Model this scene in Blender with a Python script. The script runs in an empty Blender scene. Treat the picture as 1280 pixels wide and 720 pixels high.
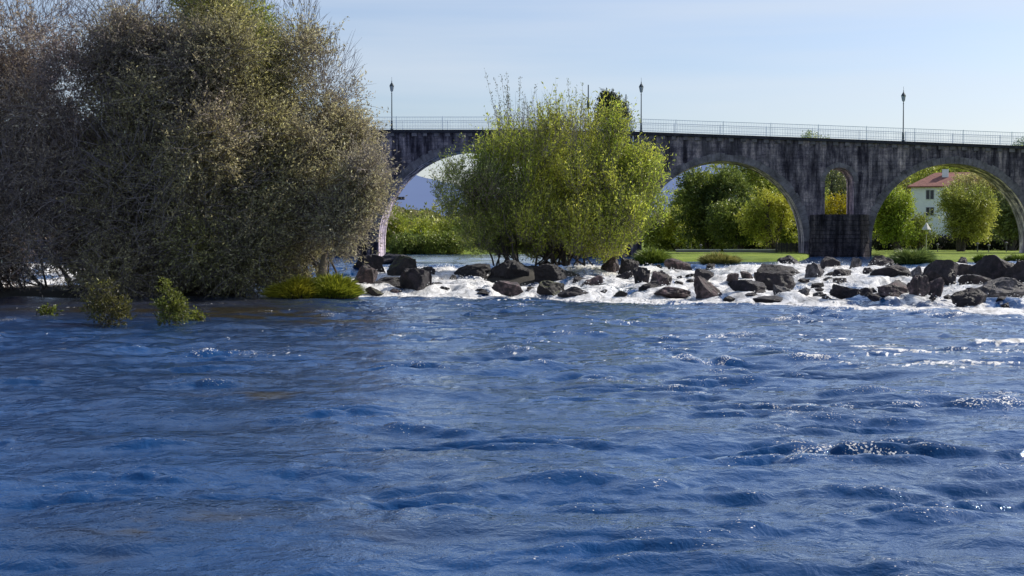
import bpy, math, random
import numpy as np
from mathutils import Vector

rng = np.random.default_rng(7)
random.seed(7)
scene = bpy.context.scene
COL = scene.collection
R = math.radians

# ------------------------------------------------------------------ camera
CAM_H, FPX, PITCH = 1.93, 1800.0, math.atan(55/1800)
cam_d = bpy.data.cameras.new('camera'); cam = bpy.data.objects.new('camera', cam_d); COL.objects.link(cam)
cam.location = (0, 0, CAM_H); cam.rotation_euler = (math.pi/2-PITCH, 0, 0)
cam_d.lens = FPX/1280*36; cam_d.sensor_width = 36; cam_d.clip_start = 0.1; cam_d.clip_end = 20000
scene.camera = cam

def ray(px, py):
    a = (px-640)/FPX; b = (360-py)/FPX
    return np.array([a, math.cos(PITCH)+b*math.sin(PITCH), -math.sin(PITCH)+b*math.cos(PITCH)])
def at(px, py, Y):                      # the point Y metres ahead seen at a photo pixel
    d = ray(px, py); d = d*(Y/d[1]); return np.array([d[0], Y, CAM_H+d[2]])
def ground_x(px, Y): return (px-640)/FPX*Y

# ------------------------------------------------------------------ tagging
def tag(o, label=None, cat=None, group=None, kind=None):
    if label: o['label'] = label
    if cat: o['category'] = cat
    if group: o['group'] = group
    if kind: o['kind'] = kind
    return o
def empty(name, loc, label, cat, group=None, rz=0):
    o = bpy.data.objects.new(name, None); o.empty_display_size = .3; COL.objects.link(o)
    o.location = Vector([float(v) for v in loc]); o.rotation_euler = (0, 0, rz)
    return tag(o, label, cat, group)

def mesh_obj(name, V, F, mat, parent=None, smooth=False, colors=None, loc=None, attrs=None):
    """V (n,3); F (m,k) int array of equal-size faces, or a list of tuples"""
    V = np.asarray(V, dtype=np.float32)
    me = bpy.data.meshes.new(name)
    if isinstance(F, np.ndarray):
        m, k = F.shape
        me.vertices.add(len(V)); me.vertices.foreach_set('co', V.ravel())
        me.loops.add(m*k); me.loops.foreach_set('vertex_index', F.astype(np.int32).ravel())
        me.polygons.add(m); me.polygons.foreach_set('loop_start', np.arange(0, m*k, k, dtype=np.int32))
        me.polygons.foreach_set('loop_total', np.full(m, k, dtype=np.int32))
        me.update(calc_edges=True)
    else:
        me.from_pydata([tuple(map(float, v)) for v in V], [], F)
    me.validate()
    me.polygons.foreach_set('use_smooth', [smooth]*len(me.polygons))
    if colors is not None:
        ca = me.color_attributes.new('tint', 'FLOAT_COLOR', 'POINT')
        c4 = np.ones((len(V), 4), dtype=np.float32); c4[:, :3] = colors
        ca.data.foreach_set('color', c4.ravel())
    if attrs:
        for kx, arr in attrs.items():
            a = me.attributes.new(kx, 'FLOAT', 'POINT'); a.data.foreach_set('value', np.asarray(arr, dtype=np.float32))
    me.materials.append(mat)
    o = bpy.data.objects.new(name, me); COL.objects.link(o)
    if parent: o.parent = parent
    if loc is not None: o.location = Vector([float(v) for v in loc])
    return o

class MB:
    """collects boxes, prisms and tubes into one mesh"""
    def __init__(s): s.v = []; s.f = []; s.n = 0
    def add(s, V, F):
        V = np.asarray(V, float); s.v.append(V)
        s.f += [tuple(int(i)+s.n for i in f) for f in F]; s.n += len(V)
    def box(s, x0, x1, y0, y1, z0, z1):
        V = [(x, y, z) for z in (z0, z1) for y in (y0, y1) for x in (x0, x1)]
        s.add(V, [(0,2,3,1),(4,5,7,6),(0,1,5,4),(2,6,7,3),(0,4,6,2),(1,3,7,5)])
    def hexa(s, P): s.add(P, [(0,2,3,1),(4,5,7,6),(0,1,5,4),(2,6,7,3),(0,4,6,2),(1,3,7,5)])
    def lathe(s, prof, c=(0,0), n=12):
        V = []; F = []
        for r, z in prof:
            for i in range(n):
                a = 2*math.pi*i/n; V.append((c[0]+r*math.cos(a), c[1]+r*math.sin(a), z))
        for j in range(len(prof)-1):
            for i in range(n):
                F.append((j*n+i, j*n+(i+1)%n, (j+1)*n+(i+1)%n, (j+1)*n+i))
        F.append(tuple(range(n))[::-1]); F.append(tuple((len(prof)-1)*n+i for i in range(n)))
        s.add(V, F)
    def tube(s, P, rad, n=6):
        V, F = tube(np.asarray(P, float), rad, n); s.add(V, F)
    def build(s, name, mat, parent=None, smooth=False, loc=None):
        return mesh_obj(name, np.concatenate(s.v), s.f, mat, parent, smooth, loc=loc)

def tube(P, rad, n=6):
    rad = np.broadcast_to(np.asarray(rad, float), (len(P),))
    T = np.gradient(P, axis=0); T /= np.linalg.norm(T, axis=1)[:, None]+1e-9
    ref = np.where(np.abs(T[:, 2:3]) > .9, np.array([[1., 0, 0]]), np.array([[0, 0, 1.]]))
    A = np.cross(T, ref); A /= np.linalg.norm(A, axis=1)[:, None]+1e-9
    B = np.cross(T, A); ang = np.arange(n)*2*np.pi/n
    V = P[:, None, :]+rad[:, None, None]*(A[:, None, :]*np.cos(ang)[None, :, None]+B[:, None, :]*np.sin(ang)[None, :, None])
    i = np.arange(n); F = []
    for j in range(len(P)-1):
        F.append(np.stack([j*n+i, j*n+(i+1) % n, (j+1)*n+(i+1) % n, (j+1)*n+i], 1))
    return V.reshape(-1, 3), np.concatenate(F)

# ------------------------------------------------------------------ numpy noise
LAT = np.random.default_rng(3).random((64, 64, 64)).astype(np.float32)
def vnoise(P):
    P = np.asarray(P, dtype=np.float64); i = np.floor(P).astype(np.int64); f = P-i; f = f*f*(3-2*f)
    out = 0
    for dx in (0, 1):
        wx = f[..., 0] if dx else 1-f[..., 0]
        for dy in (0, 1):
            wy = f[..., 1] if dy else 1-f[..., 1]
            for dz in (0, 1):
                wz = f[..., 2] if dz else 1-f[..., 2]
                out = out+wx*wy*wz*LAT[(i[..., 0]+dx) & 63, (i[..., 1]+dy) & 63, (i[..., 2]+dz) & 63]
    return out
def fbm(P, oct=4, gain=.5):
    P = np.asarray(P, float); s = 0; a = 1; t = 0
    for k in range(oct): s = s+a*vnoise(P*(2.03**k)+17.3*k); t += a; a *= gain
    return s/t
def smooth(a, b, x):
    t = np.clip((x-a)/(b-a), 0, 1); return t*t*(3-2*t)

# ------------------------------------------------------------------ materials
def new_mat(name):
    m = bpy.data.materials.new(name); m.use_nodes = True; nt = m.node_tree
    nt.nodes.clear(); out = nt.nodes.new('ShaderNodeOutputMaterial')
    def N(t, **kw):
        n = nt.nodes.new(t)
        for k, v in kw.items():
            if k == 'op': n.operation = v
            elif hasattr(n, k) and k not in ('inputs',): setattr(n, k, v)
        return n
    return m, nt, N, out
def setin(n, **kw):
    for k, v in kw.items():
        n.inputs[k.replace('_', ' ')].default_value = v
def ramp(N, stops):
    r = N('ShaderNodeValToRGB'); e = r.color_ramp.elements
    while len(e) < len(stops): e.new(.5)
    for el, (p, c) in zip(e, stops):
        el.position = p; el.color = (*c, 1) if len(c) == 3 else c
    return r
def noise_node(nt, N, scale, detail=5, rough=.6, vec=None, dist=0):
    n = N('ShaderNodeTexNoise'); setin(n, Scale=scale, Detail=detail, Roughness=rough, Distortion=dist)
    if vec is not None: nt.links.new(vec, n.inputs['Vector'])
    return n
def simple(name, col, rough=.7, var=.25, scale=6, metal=0, bump=0, bscale=30, spec=.5):
    m, nt, N, out = new_mat(name); L = nt.links.new
    tc = N('ShaderNodeTexCoord'); b = N('ShaderNodeBsdfPrincipled')
    n = noise_node(nt, N, scale, 6, .65, tc.outputs['Object'])
    r = ramp(N, [(.3, tuple(c*(1-var) for c in col)), (.7, tuple(min(1, c*(1+var)) for c in col))])
    L(n.outputs['Fac'], r.inputs['Fac']); L(r.outputs['Color'], b.inputs['Base Color'])
    setin(b, Roughness=rough, Metallic=metal); b.inputs['Specular IOR Level'].default_value = spec
    if bump:
        n2 = noise_node(nt, N, bscale, 6, .7, tc.outputs['Object']); bp = N('ShaderNodeBump'); setin(bp, Strength=bump, Distance=.05)
        L(n2.outputs['Fac'], bp.inputs['Height']); L(bp.outputs['Normal'], b.inputs['Normal'])
    L(b.outputs['BSDF'], out.inputs['Surface']); return m

def leaf_mat(name, trans=.5, rough=.42, spec=.45, gain=(1, 1, 1)):
    m, nt, N, out = new_mat(name); L = nt.links.new
    at_ = N('ShaderNodeAttribute'); at_.attribute_name = 'tint'
    b = N('ShaderNodeBsdfPrincipled'); setin(b, Roughness=rough); b.inputs['Specular IOR Level'].default_value = spec
    t = N('ShaderNodeBsdfTranslucent'); mx = N('ShaderNodeMixShader'); mx.inputs[0].default_value = trans
    g = N('ShaderNodeMix', data_type='RGBA', blend_type='MULTIPLY'); g.inputs['Factor'].default_value = 1
    g.inputs['B'].default_value = (*gain, 1)
    L(at_.outputs['Color'], b.inputs['Base Color']); L(at_.outputs['Color'], g.inputs['A']); L(g.outputs['Result'], t.inputs['Color'])
    L(b.outputs['BSDF'], mx.inputs[1]); L(t.outputs['BSDF'], mx.inputs[2]); L(mx.outputs[0], out.inputs['Surface']); return m

def stone_mat(name='bridge_stone', k=1.0):
    m, nt, N, out = new_mat(name); L = nt.links.new
    tc = N('ShaderNodeTexCoord'); sp = N('ShaderNodeSeparateXYZ'); L(tc.outputs['Object'], sp.inputs[0])
    ad = N('ShaderNodeMath', op='ADD'); L(sp.outputs['X'], ad.inputs[0]); L(sp.outputs['Y'], ad.inputs[1])
    cb = N('ShaderNodeCombineXYZ'); L(ad.outputs[0], cb.inputs['X']); L(sp.outputs['Z'], cb.inputs['Y'])
    b = N('ShaderNodeBsdfPrincipled'); setin(b, Roughness=.9); b.inputs['Specular IOR Level'].default_value = .2
    big = noise_node(nt, N, .35, 5, .6, tc.outputs['Object'])
    fine = noise_node(nt, N, 5, 8, .7, tc.outputs['Object'])
    # blocks: each with a tone of its own
    br = N('ShaderNodeTexBrick'); nd = noise_node(nt, N, 1.1, 3, .6, tc.outputs['Object']); vm = N('ShaderNodeVectorMath', op='MULTIPLY_ADD'); L(nd.outputs['Color'], vm.inputs[0]); vm.inputs[1].default_value = (.55, .22, 0); L(cb.outputs[0], vm.inputs[2])
    L(vm.outputs[0], br.inputs['Vector']); br.offset = .43
    br.inputs['Color1'].default_value = (.34*k, .305*k, .33*k, 1); br.inputs['Color2'].default_value = (.235*k, .21*k, .235*k, 1)
    br.inputs['Mortar'].default_value = (.17*k, .155*k, .175*k, 1)
    setin(br, Scale=1, Brick_Width=.68, Row_Height=.31)
    br.inputs['Mortar Size'].default_value = .018; br.inputs['Mortar Smooth'].default_value = .4
    # dark water stains running down from the cornice
    mp = N('ShaderNodeMapping'); L(tc.outputs['Object'], mp.inputs['Vector']); mp.inputs['Scale'].default_value = (1.3, 1.3, .14)
    st = noise_node(nt, N, 1.0, 6, .7, mp.outputs[0])
    sr = ramp(N, [(.40, (.14, .135, .18)), (.50, (.65, .65, .72)), (.62, (1.8, 1.7, 1.62))]); L(st.outputs['Fac'], sr.inputs['Fac'])
    m1 = N('ShaderNodeMix', data_type='RGBA', blend_type='MULTIPLY'); m1.inputs['Factor'].default_value = 1
    L(br.outputs['Color'], m1.inputs['A']); L(sr.outputs['Color'], m1.inputs['B'])
    fr = ramp(N, [(.3, (.6, .6, .62)), (.7, (1.35, 1.3, 1.3))]); L(fine.outputs['Fac'], fr.inputs['Fac'])
    m2 = N('ShaderNodeMix', data_type='RGBA', blend_type='MULTIPLY'); m2.inputs['Factor'].default_value = 1
    L(m1.outputs['Result'], m2.inputs['A']); L(fr.outputs['Color'], m2.inputs['B'])
    # lichen and algae
    lr = ramp(N, [(.52, (0, 0, 0)), (.68, (.5, .5, .5))]); L(big.outputs['Fac'], lr.inputs['Fac'])
    m3 = N('ShaderNodeMix', data_type='RGBA'); L(lr.outputs['Color'], m3.inputs['Factor'])
    b2 = noise_node(nt, N, .9, 7, .7, tc.outputs['Object'], .6); b2r = ramp(N, [(.36, (.42, .42, .50)), (.52, (1, 1, 1)), (.66, (1.55, 1.5, 1.4))]); L(b2.outputs['Fac'], b2r.inputs['Fac'])
    m4 = N('ShaderNodeMix', data_type='RGBA', blend_type='MULTIPLY'); m4.inputs['Factor'].default_value = 1; L(m2.outputs['Result'], m4.inputs['A']); L(b2r.outputs['Color'], m4.inputs['B'])
    L(m4.outputs['Result'], m3.inputs['A']); m3.inputs['B'].default_value = (.12*k, .11*k, .125*k, 1)
    L(m3.outputs['Result'], b.inputs['Base Color'])
    bp = N('ShaderNodeBump'); setin(bp, Strength=.8, Distance=.04); L(m2.outputs['Result'], bp.inputs['Height'])
    L(bp.outputs['Normal'], b.inputs['Normal']); L(b.outputs['BSDF'], out.inputs['Surface']); return m

def rock_mat(name, dark, light, moss=None):
    m, nt, N, out = new_mat(name); L = nt.links.new
    tc = N('ShaderNodeTexCoord'); geo = N('ShaderNodeNewGeometry'); b = N('ShaderNodeBsdfPrincipled')
    n = noise_node(nt, N, 4.2, 10, .78, geo.outputs['Position'], .3)
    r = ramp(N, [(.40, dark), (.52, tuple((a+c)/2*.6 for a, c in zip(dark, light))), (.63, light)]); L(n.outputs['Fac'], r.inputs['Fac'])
    col = r.outputs['Color']
    if moss:
        sp = N('ShaderNodeSeparateXYZ'); L(geo.outputs['Normal'], sp.inputs[0])
        n3 = noise_node(nt, N, 4, 5, .6, geo.outputs['Position'])
        mu = N('ShaderNodeMath', op='MULTIPLY'); L(sp.outputs['Z'], mu.inputs[0]); L(n3.outputs['Fac'], mu.inputs[1])
        rr = ramp(N, [(.25, (0, 0, 0)), (.4, (1, 1, 1))]); L(mu.outputs[0], rr.inputs['Fac'])
        mx = N('ShaderNodeMix', data_type='RGBA'); L(rr.outputs['Color'], mx.inputs['Factor']); L(col, mx.inputs['A'])
        mx.inputs['B'].default_value = (*moss, 1); col = mx.outputs['Result']
    L(col, b.inputs['Base Color'])
    rr2 = ramp(N, [(.35, (.3, .3, .3)), (.6, (.85, .85, .85))]); L(n.outputs['Fac'], rr2.inputs['Fac']); L(rr2.outputs['Color'], b.inputs['Roughness'])
    n2 = noise_node(nt, N, 7, 9, .8, geo.outputs['Position']); bp = N('ShaderNodeBump'); setin(bp, Strength=1, Distance=.12)
    L(n2.outputs['Fac'], bp.inputs['Height']); L(bp.outputs['Normal'], b.inputs['Normal'])
    L(b.outputs['BSDF'], out.inputs['Surface']); return m

def water_mat(name, body=(.005, .042, .140), foam_attr=True, foam_scale=3.0, bump=.34):
    m, nt, N, out = new_mat(name); L = nt.links.new
    geo = N('ShaderNodeNewGeometry'); w = N('ShaderNodeBsdfPrincipled')
    mp = N('ShaderNodeMapping'); L(geo.outputs['Position'], mp.inputs['Vector']); fmp = N('ShaderNodeMapping'); L(geo.outputs['Position'], fmp.inputs['Vector']); fmp.inputs['Scale'].default_value = (1.3, .45, 1.3)
    pn = noise_node(nt, N, .22, 4, .6, mp.outputs[0])
    pr = ramp(N, [(.40, tuple(c*.75 for c in body)), (.60, tuple(c*1.15 for c in body)), (.72, (body[0]*6, body[1]*1.3, body[2]*.55))])
    L(pn.outputs['Fac'], pr.inputs['Fac'])
    sa = N('ShaderNodeAttribute'); sa.attribute_name = 'shoal_reflection'; smx = N('ShaderNodeMix', data_type='RGBA'); L(sa.outputs['Fac'], smx.inputs['Factor'])
    L(pr.outputs['Color'], smx.inputs['A']); smx.inputs['B'].default_value = (.034, .027, .017, 1); L(smx.outputs['Result'], w.inputs['Base Color'])
    setin(w, Roughness=.035, IOR=1.62)
    w.inputs['Specular Tint'].default_value = (.25, .65, 1.0, 1)
    n1 = noise_node(nt, N, 4.5, 4, .62, mp.outputs[0], .5); n2 = noise_node(nt, N, 17, 3, .6, mp.outputs[0], .3)
    a1 = N('ShaderNodeMath', op='MULTIPLY_ADD'); L(n2.outputs['Fac'], a1.inputs[0]); a1.inputs[1].default_value = .22; L(n1.outputs['Fac'], a1.inputs[2])
    bp = N('ShaderNodeBump'); setin(bp, Strength=bump, Distance=.09); L(a1.outputs[0], bp.inputs['Height']); L(bp.outputs['Normal'], w.inputs['Normal'])
    if not foam_attr:
        L(w.outputs['BSDF'], out.inputs['Surface']); return m
    f = N('ShaderNodeBsdfPrincipled'); setin(f, Roughness=.65)
    fn = noise_node(nt, N, foam_scale, 8, .7, fmp.outputs[0], .8)
    fc = ramp(N, [(.3, (.13, .125, .12)), (.46, (.58, .57, .55)), (.60, (.92, .91, .89))]); L(fn.outputs['Fac'], fc.inputs['Fac'])
    L(fc.outputs['Color'], f.inputs['Base Color'])
    fb = N('ShaderNodeBump'); setin(fb, Strength=.8, Distance=.10); L(fn.outputs['Fac'], fb.inputs['Height']); L(fb.outputs['Normal'], f.inputs['Normal'])
    at_ = N('ShaderNodeAttribute'); at_.attribute_name = 'foam'  # foam mask, on the river it holds painted sun glints too
    sub = N('ShaderNodeMath', op='ADD'); L(at_.outputs['Fac'], sub.inputs[0]); L(fn.outputs['Fac'], sub.inputs[1])
    rr = ramp(N, [(.0, (0, 0, 0)), (1, (1, 1, 1))])
    mr = N('ShaderNodeMapRange'); mr.interpolation_type = 'SMOOTHSTEP'
    mr.inputs['From Min'].default_value = .93; mr.inputs['From Max'].default_value = 1.16
    L(sub.outputs[0], mr.inputs['Value'])
    ga = N('ShaderNodeAttribute'); ga.attribute_name = 'painted_glint'; gn = noise_node(nt, N, 38, 2, .5, mp.outputs[0]); g1 = N('ShaderNodeMath', op='MULTIPLY_ADD')  # white flecks painted where the sun would glint on crests
    L(ga.outputs['Fac'], g1.inputs[0]); g1.inputs[1].default_value = .18; L(gn.outputs['Fac'], g1.inputs[2])
    g2 = N('ShaderNodeMapRange'); g2.inputs['From Min'].default_value = .80; g2.inputs['From Max'].default_value = .86; L(g1.outputs[0], g2.inputs['Value'])
    gm = N('ShaderNodeMath', op='MAXIMUM'); L(g2.outputs['Result'], gm.inputs[0]); L(mr.outputs['Result'], gm.inputs[1])
    mx = N('ShaderNodeMixShader'); L(gm.outputs[0], mx.inputs[0]); L(w.outputs['BSDF'], mx.inputs[1]); L(f.outputs['BSDF'], mx.inputs[2])
    L(mx.outputs[0], out.inputs['Surface']); return m

M = {}
M['stone'] = stone_mat(k=.80)
M['stone_soffit'] = stone_mat('sunlight_painted_stone', 2.1)  # paler copy of the stone, sunlight on the soffits put into its colour
M['stone_dark'] = stone_mat('wet_dark_stone', .27)
M['stone_ring'] = simple('voussoir_stone', (.17, .155, .175), .9, .65, 1.1, bump=.6, bscale=9, spec=.2)
M['cornice'] = simple('cornice_stone', (.04, .04, .052), .9, .5, 2.5, bump=.5, bscale=10, spec=.2)
M['rock_dark'] = rock_mat('dark_wet_rock', (.004, .0035, .007), (.062, .048, .058))
M['rock_black'] = rock_mat('shade_painted_wet_rock', (.003, .0025, .005), (.03, .024, .03))  # near-black copy of the wet rock, shade under the shrub put into colour
M['rock_brown'] = rock_mat('brown_rock', (.012, .009, .012), (.26, .18, .18))
M['rock_grey'] = rock_mat('grey_rock', (.025, .024, .03), (.26, .24, .25))
M['rock_moss'] = rock_mat('mossy_rock', (.010, .009, .010), (.08, .065, .06), (.07, .08, .015))
M['river'] = water_mat('river_water')
M['rapid'] = water_mat('rapid_water', foam_scale=2.4)
M['upper'] = water_mat('upper_water', foam_attr=False)
M['leaf'] = leaf_mat('leaf')
M['leaf_far'] = leaf_mat('far_leaf', .35)
M['blade'] = leaf_mat('grass_blade', .35)
M['bark'] = simple('willow_bark', (.10, .085, .075), .9, .45, 5, bump=.6, bscale=25)
M['bark_pale'] = simple('pale_bark', (.22, .18, .13), .9, .4, 5, bump=.6, bscale=25)
M['twig'] = simple('twig_bark', (.27, .225, .22), .8, .4, 3)
M['iron'] = simple('dark_green_iron', (.025, .05, .065), .5, .2, 3)
M['rail'] = simple('galvanised_rail', (.62, .70, .80), .5, .15, 3, metal=.2)
M['glass'] = simple('lantern_glass', (.55, .62, .68), .15, .1, 3)
M['mud'] = simple('river_mud', (.035, .030, .022), .9, .5, 1.5, bump=.7, bscale=6)
M['bed'] = simple('river_bed', (.05, .045, .03), .9, .3, .5)
M['asphalt'] = simple('deck_paving', (.12, .12, .12), .9, .3, 2)
M['plaster'] = simple('white_plaster', (.86, .87, .90), .85, .05, 1)
M['tile'] = simple('red_roof_tile', (.27, .115, .09), .85, .35, 2.5, bump=.4, bscale=8)
M['window'] = simple('window_glass', (.03, .035, .05), .15, .2, 3)
M['frame'] = simple('window_frame_paint', (.55, .56, .58), .6, .1, 3)
M['white'] = simple('white_paint', (.75, .76, .78), .5, .08, 3)
M['greyconc'] = simple('grey_concrete', (.17, .17, .18), .85, .25, 2)
M['darkwood'] = simple('dark_fence_wood', (.05, .045, .045), .85, .3, 3)

def lawn_mat():
    m, nt, N, out = new_mat('lawn_grass'); L = nt.links.new
    geo = N('ShaderNodeNewGeometry'); b = N('ShaderNodeBsdfPrincipled'); setin(b, Roughness=.9)
    n = noise_node(nt, N, .35, 8, .7, geo.outputs['Position'])
    r = ramp(N, [(.32, (.10, .16, .008)), (.55, (.24, .33, .015)), (.72, (.40, .45, .05))]); L(n.outputs['Fac'], r.inputs['Fac'])
    L(r.outputs['Color'], b.inputs['Base Color'])
    n2 = noise_node(nt, N, 9, 5, .7, geo.outputs['Position']); bp = N('ShaderNodeBump'); setin(bp, Strength=1, Distance=.2)
    L(n2.outputs['Fac'], bp.inputs['Height']); L(bp.outputs['Normal'], b.inputs['Normal']); L(b.outputs['BSDF'], out.inputs['Surface']); return m
M['lawn'] = lawn_mat()
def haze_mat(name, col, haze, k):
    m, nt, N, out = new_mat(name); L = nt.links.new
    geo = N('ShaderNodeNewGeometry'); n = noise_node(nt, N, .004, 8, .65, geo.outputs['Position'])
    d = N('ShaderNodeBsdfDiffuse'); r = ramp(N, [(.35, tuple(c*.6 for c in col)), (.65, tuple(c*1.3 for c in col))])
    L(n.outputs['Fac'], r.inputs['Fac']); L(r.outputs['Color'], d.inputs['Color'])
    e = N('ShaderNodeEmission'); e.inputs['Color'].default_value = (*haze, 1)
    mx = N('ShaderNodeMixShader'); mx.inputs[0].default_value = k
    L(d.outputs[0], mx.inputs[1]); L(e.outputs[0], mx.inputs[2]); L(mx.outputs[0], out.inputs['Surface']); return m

# ------------------------------------------------------------------ light
SUN_AZ, SUN_EL = 62, 38           # degrees right of the view direction, above the horizon
w = bpy.data.worlds.new('World'); scene.world = w; w.use_nodes = True; wn = w.node_tree; wn.nodes.clear()
sky = wn.nodes.new('ShaderNodeTexSky'); sky.sky_type = 'NISHITA'; sky.sun_disc = False
sky.sun_elevation = R(SUN_EL); sky.sun_rotation = R(SUN_AZ); sky.altitude = 100
sky.air_density = 1.0; sky.dust_density = 1.3; sky.ozone_density = 2.5
bg = wn.nodes.new('ShaderNodeBackground'); bg.inputs['Strength'].default_value = .142
hs = wn.nodes.new('ShaderNodeMix'); hs.data_type = 'RGBA'; hs.blend_type = 'MULTIPLY'; hs.inputs['Factor'].default_value = 1
hs.inputs['B'].default_value = (.95, .92, .985, 1)
wo = wn.nodes.new('ShaderNodeOutputWorld')
# thin high cloud veils
wtc = wn.nodes.new('ShaderNodeTexCoord'); wmp = wn.nodes.new('ShaderNodeMapping'); wmp.inputs['Scale'].default_value = (1.2, 1.2, 16)
wmp.inputs['Rotation'].default_value = (.03, .05, 0)
wnz = wn.nodes.new('ShaderNodeTexNoise'); wnz.inputs['Scale'].default_value = 1.5; wnz.inputs['Detail'].default_value = 5
wr = wn.nodes.new('ShaderNodeMapRange'); wr.inputs['From Min'].default_value = .40; wr.inputs['From Max'].default_value = .72; wr.inputs['To Max'].default_value = .5
wmx = wn.nodes.new('ShaderNodeMix'); wmx.data_type = 'RGBA'; wmx.inputs['B'].default_value = (5.4, 5.75, 6.2, 1)
WL = wn.links.new
WL(wtc.outputs['Generated'], wmp.inputs['Vector']); WL(wmp.outputs[0], wnz.inputs['Vector']); WL(wnz.outputs['Fac'], wr.inputs['Value'])
WL(sky.outputs[0], hs.inputs['A']); WL(hs.outputs['Result'], wmx.inputs['A']); WL(wr.outputs['Result'], wmx.inputs['Factor'])
WL(wmx.outputs['Result'], bg.inputs['Color']); WL(bg.outputs[0], wo.inputs['Surface'])
sd = bpy.data.lights.new('sun', 'SUN'); sd.energy = 5.0; sd.angle = R(.53); sd.color = (1, .94, .84)
so = bpy.data.objects.new('sun', sd); COL.objects.link(so); so.location = (40, 30, 60)
sdir = Vector((math.sin(R(SUN_AZ))*math.cos(R(SUN_EL)), math.cos(R(SUN_AZ))*math.cos(R(SUN_EL)), math.sin(R(SUN_EL))))
so.rotation_euler = sdir.to_track_quat('Z', 'Y').to_euler()
scene.view_settings.view_transform = 'Standard'; scene.view_settings.look = 'None'; scene.view_settings.exposure = 0

# ------------------------------------------------------------------ water and terrain
UP = .90                                       # level of the upper pool
PXE = [-2000, 0, 450, 560, 700, 820, 960, 1080, 1280, 1600, 3000]
PYE = [366, 369, 371, 371, 375, 377, 380, 386, 391, 396, 400]
def y_low(X, Y):                               # foot of the rapids
    px = 640+FPX*X/np.maximum(Y, 1)
    py = np.interp(px, PXE, PYE); return CAM_H*FPX/(py-305)
Y_CREST = 77.0
def zr(X, Y):
    X = np.asarray(X, float); Y = np.asarray(Y, float)
    yl = y_low(X, Y); t = np.clip((Y-yl)/(Y_CREST-yl), -.2, 1.0)
    tt = np.clip(t, 0, 1)
    jg = .10*(fbm(np.stack([X*.35, X*0, X*0+3], -1), 3)-.5); tj = tt+jg*(tt > .05)*(tt < .95)
    base = UP*(.34*smooth(0, .10, tt)+.30*smooth(.30, .42, tj)+.22*smooth(.58, .70, tj)+.14*smooth(.84, 1, tt))
    return np.where(t < 0, -.35*np.abs(t)/.2-.02, base-.02)

def spectrum_field(seed, L, n, lam_lo, lam_hi, p):
    r = np.random.default_rng(seed); k = np.fft.fftfreq(n, L/n)*2*np.pi
    KX, KY = np.meshgrid(k, k, indexing='ij'); K = np.hypot(KX*1.45, KY*.85)+1e-6
    A = np.where((K > 2*np.pi/lam_hi) & (K < 2*np.pi/lam_lo), K**(-p), 0)
    H = np.fft.ifft2(A*(r.normal(size=(n, n))+1j*r.normal(size=(n, n)))).real
    return H/H.std()
def sample(F, L, X, Y):
    n = F.shape[0]; u = X/L*n; v = Y/L*n; i = np.floor(u).astype(int); j = np.floor(v).astype(int); a = u-i; b = v-j
    g = lambda di, dj: F[(i+di) % n, (j+dj) % n]
    return g(0,0)*(1-a)*(1-b)+g(1,0)*a*(1-b)+g(0,1)*(1-a)*b+g(1,1)*a*b
WA = spectrum_field(1, 37.0, 1024, .55, 3.2, 2.1)
WB = spectrum_field(2, 19.0, 1024, .12, .6, 1.9); WD = spectrum_field(9, 10.0, 1024, .045, .14, 1.2)
def chop(F, L):
    n = F.shape[0]; k = np.fft.fftfreq(n, L/n)*2*np.pi; KX, KY = np.meshgrid(k, k, indexing='ij'); K = np.hypot(KX, KY)+1e-9
    G = np.fft.fft2(F); return np.fft.ifft2(-1j*KX/K*G).real, np.fft.ifft2(-1j*KY/K*G).real
CAX, CAY = chop(WA, 37.0); CBX, CBY = chop(WB, 19.0)
def rough_env(X, Y):                          # where the current churns
    P = np.stack([X*.22, Y*.16, np.zeros_like(X)+3.3], -1); e = smooth(.46, .72, fbm(P, 3))
    right = smooth(-2, 12, X)*smooth(12, 22, Y)*(1-smooth(34, 42, Y))
    return np.clip(.25+.9*e+.35*right*e+.2*right, 0, 1.6)

def grid_faces(nr, nc):
    i = np.arange(nr-1)[:, None]*nc+np.arange(nc-1)[None, :]
    return np.stack([i, i+1, i+nc+1, i+nc], -1).reshape(-1, 4)

# the lower river
Ys = [2.5]
while Ys[-1] < 60: Ys.append(Ys[-1]+min(max(Ys[-1]*.0042, .028), .13))
Ys = np.array(Ys); NC = 760; tx = np.linspace(-1, 1, NC); 
NM = 46; mg = 55*np.linspace(1, 0, NM, endpoint=False)**2.2
core = tx[None, :]*(Ys[:, None]*.44+2.5)
XX = np.concatenate([core[:, :1]-mg[None, :], core, core[:, -1:]+mg[None, ::-1]], 1); YY = np.repeat(Ys[:, None], NC+2*NM, 1)
env = rough_env(XX, YY); WC = spectrum_field(5, 61.0, 1024, 1.6, 7, 2.0)
wx = sample(WA, 37.0, XX+.3*np.sin(YY*.7), YY); wb = sample(WB, 19.0, XX, YY)
calm = 1-.65*np.exp(-((XX+14)/6)**2-((YY-46)/7)**2)            # the lee of the thicket
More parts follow.
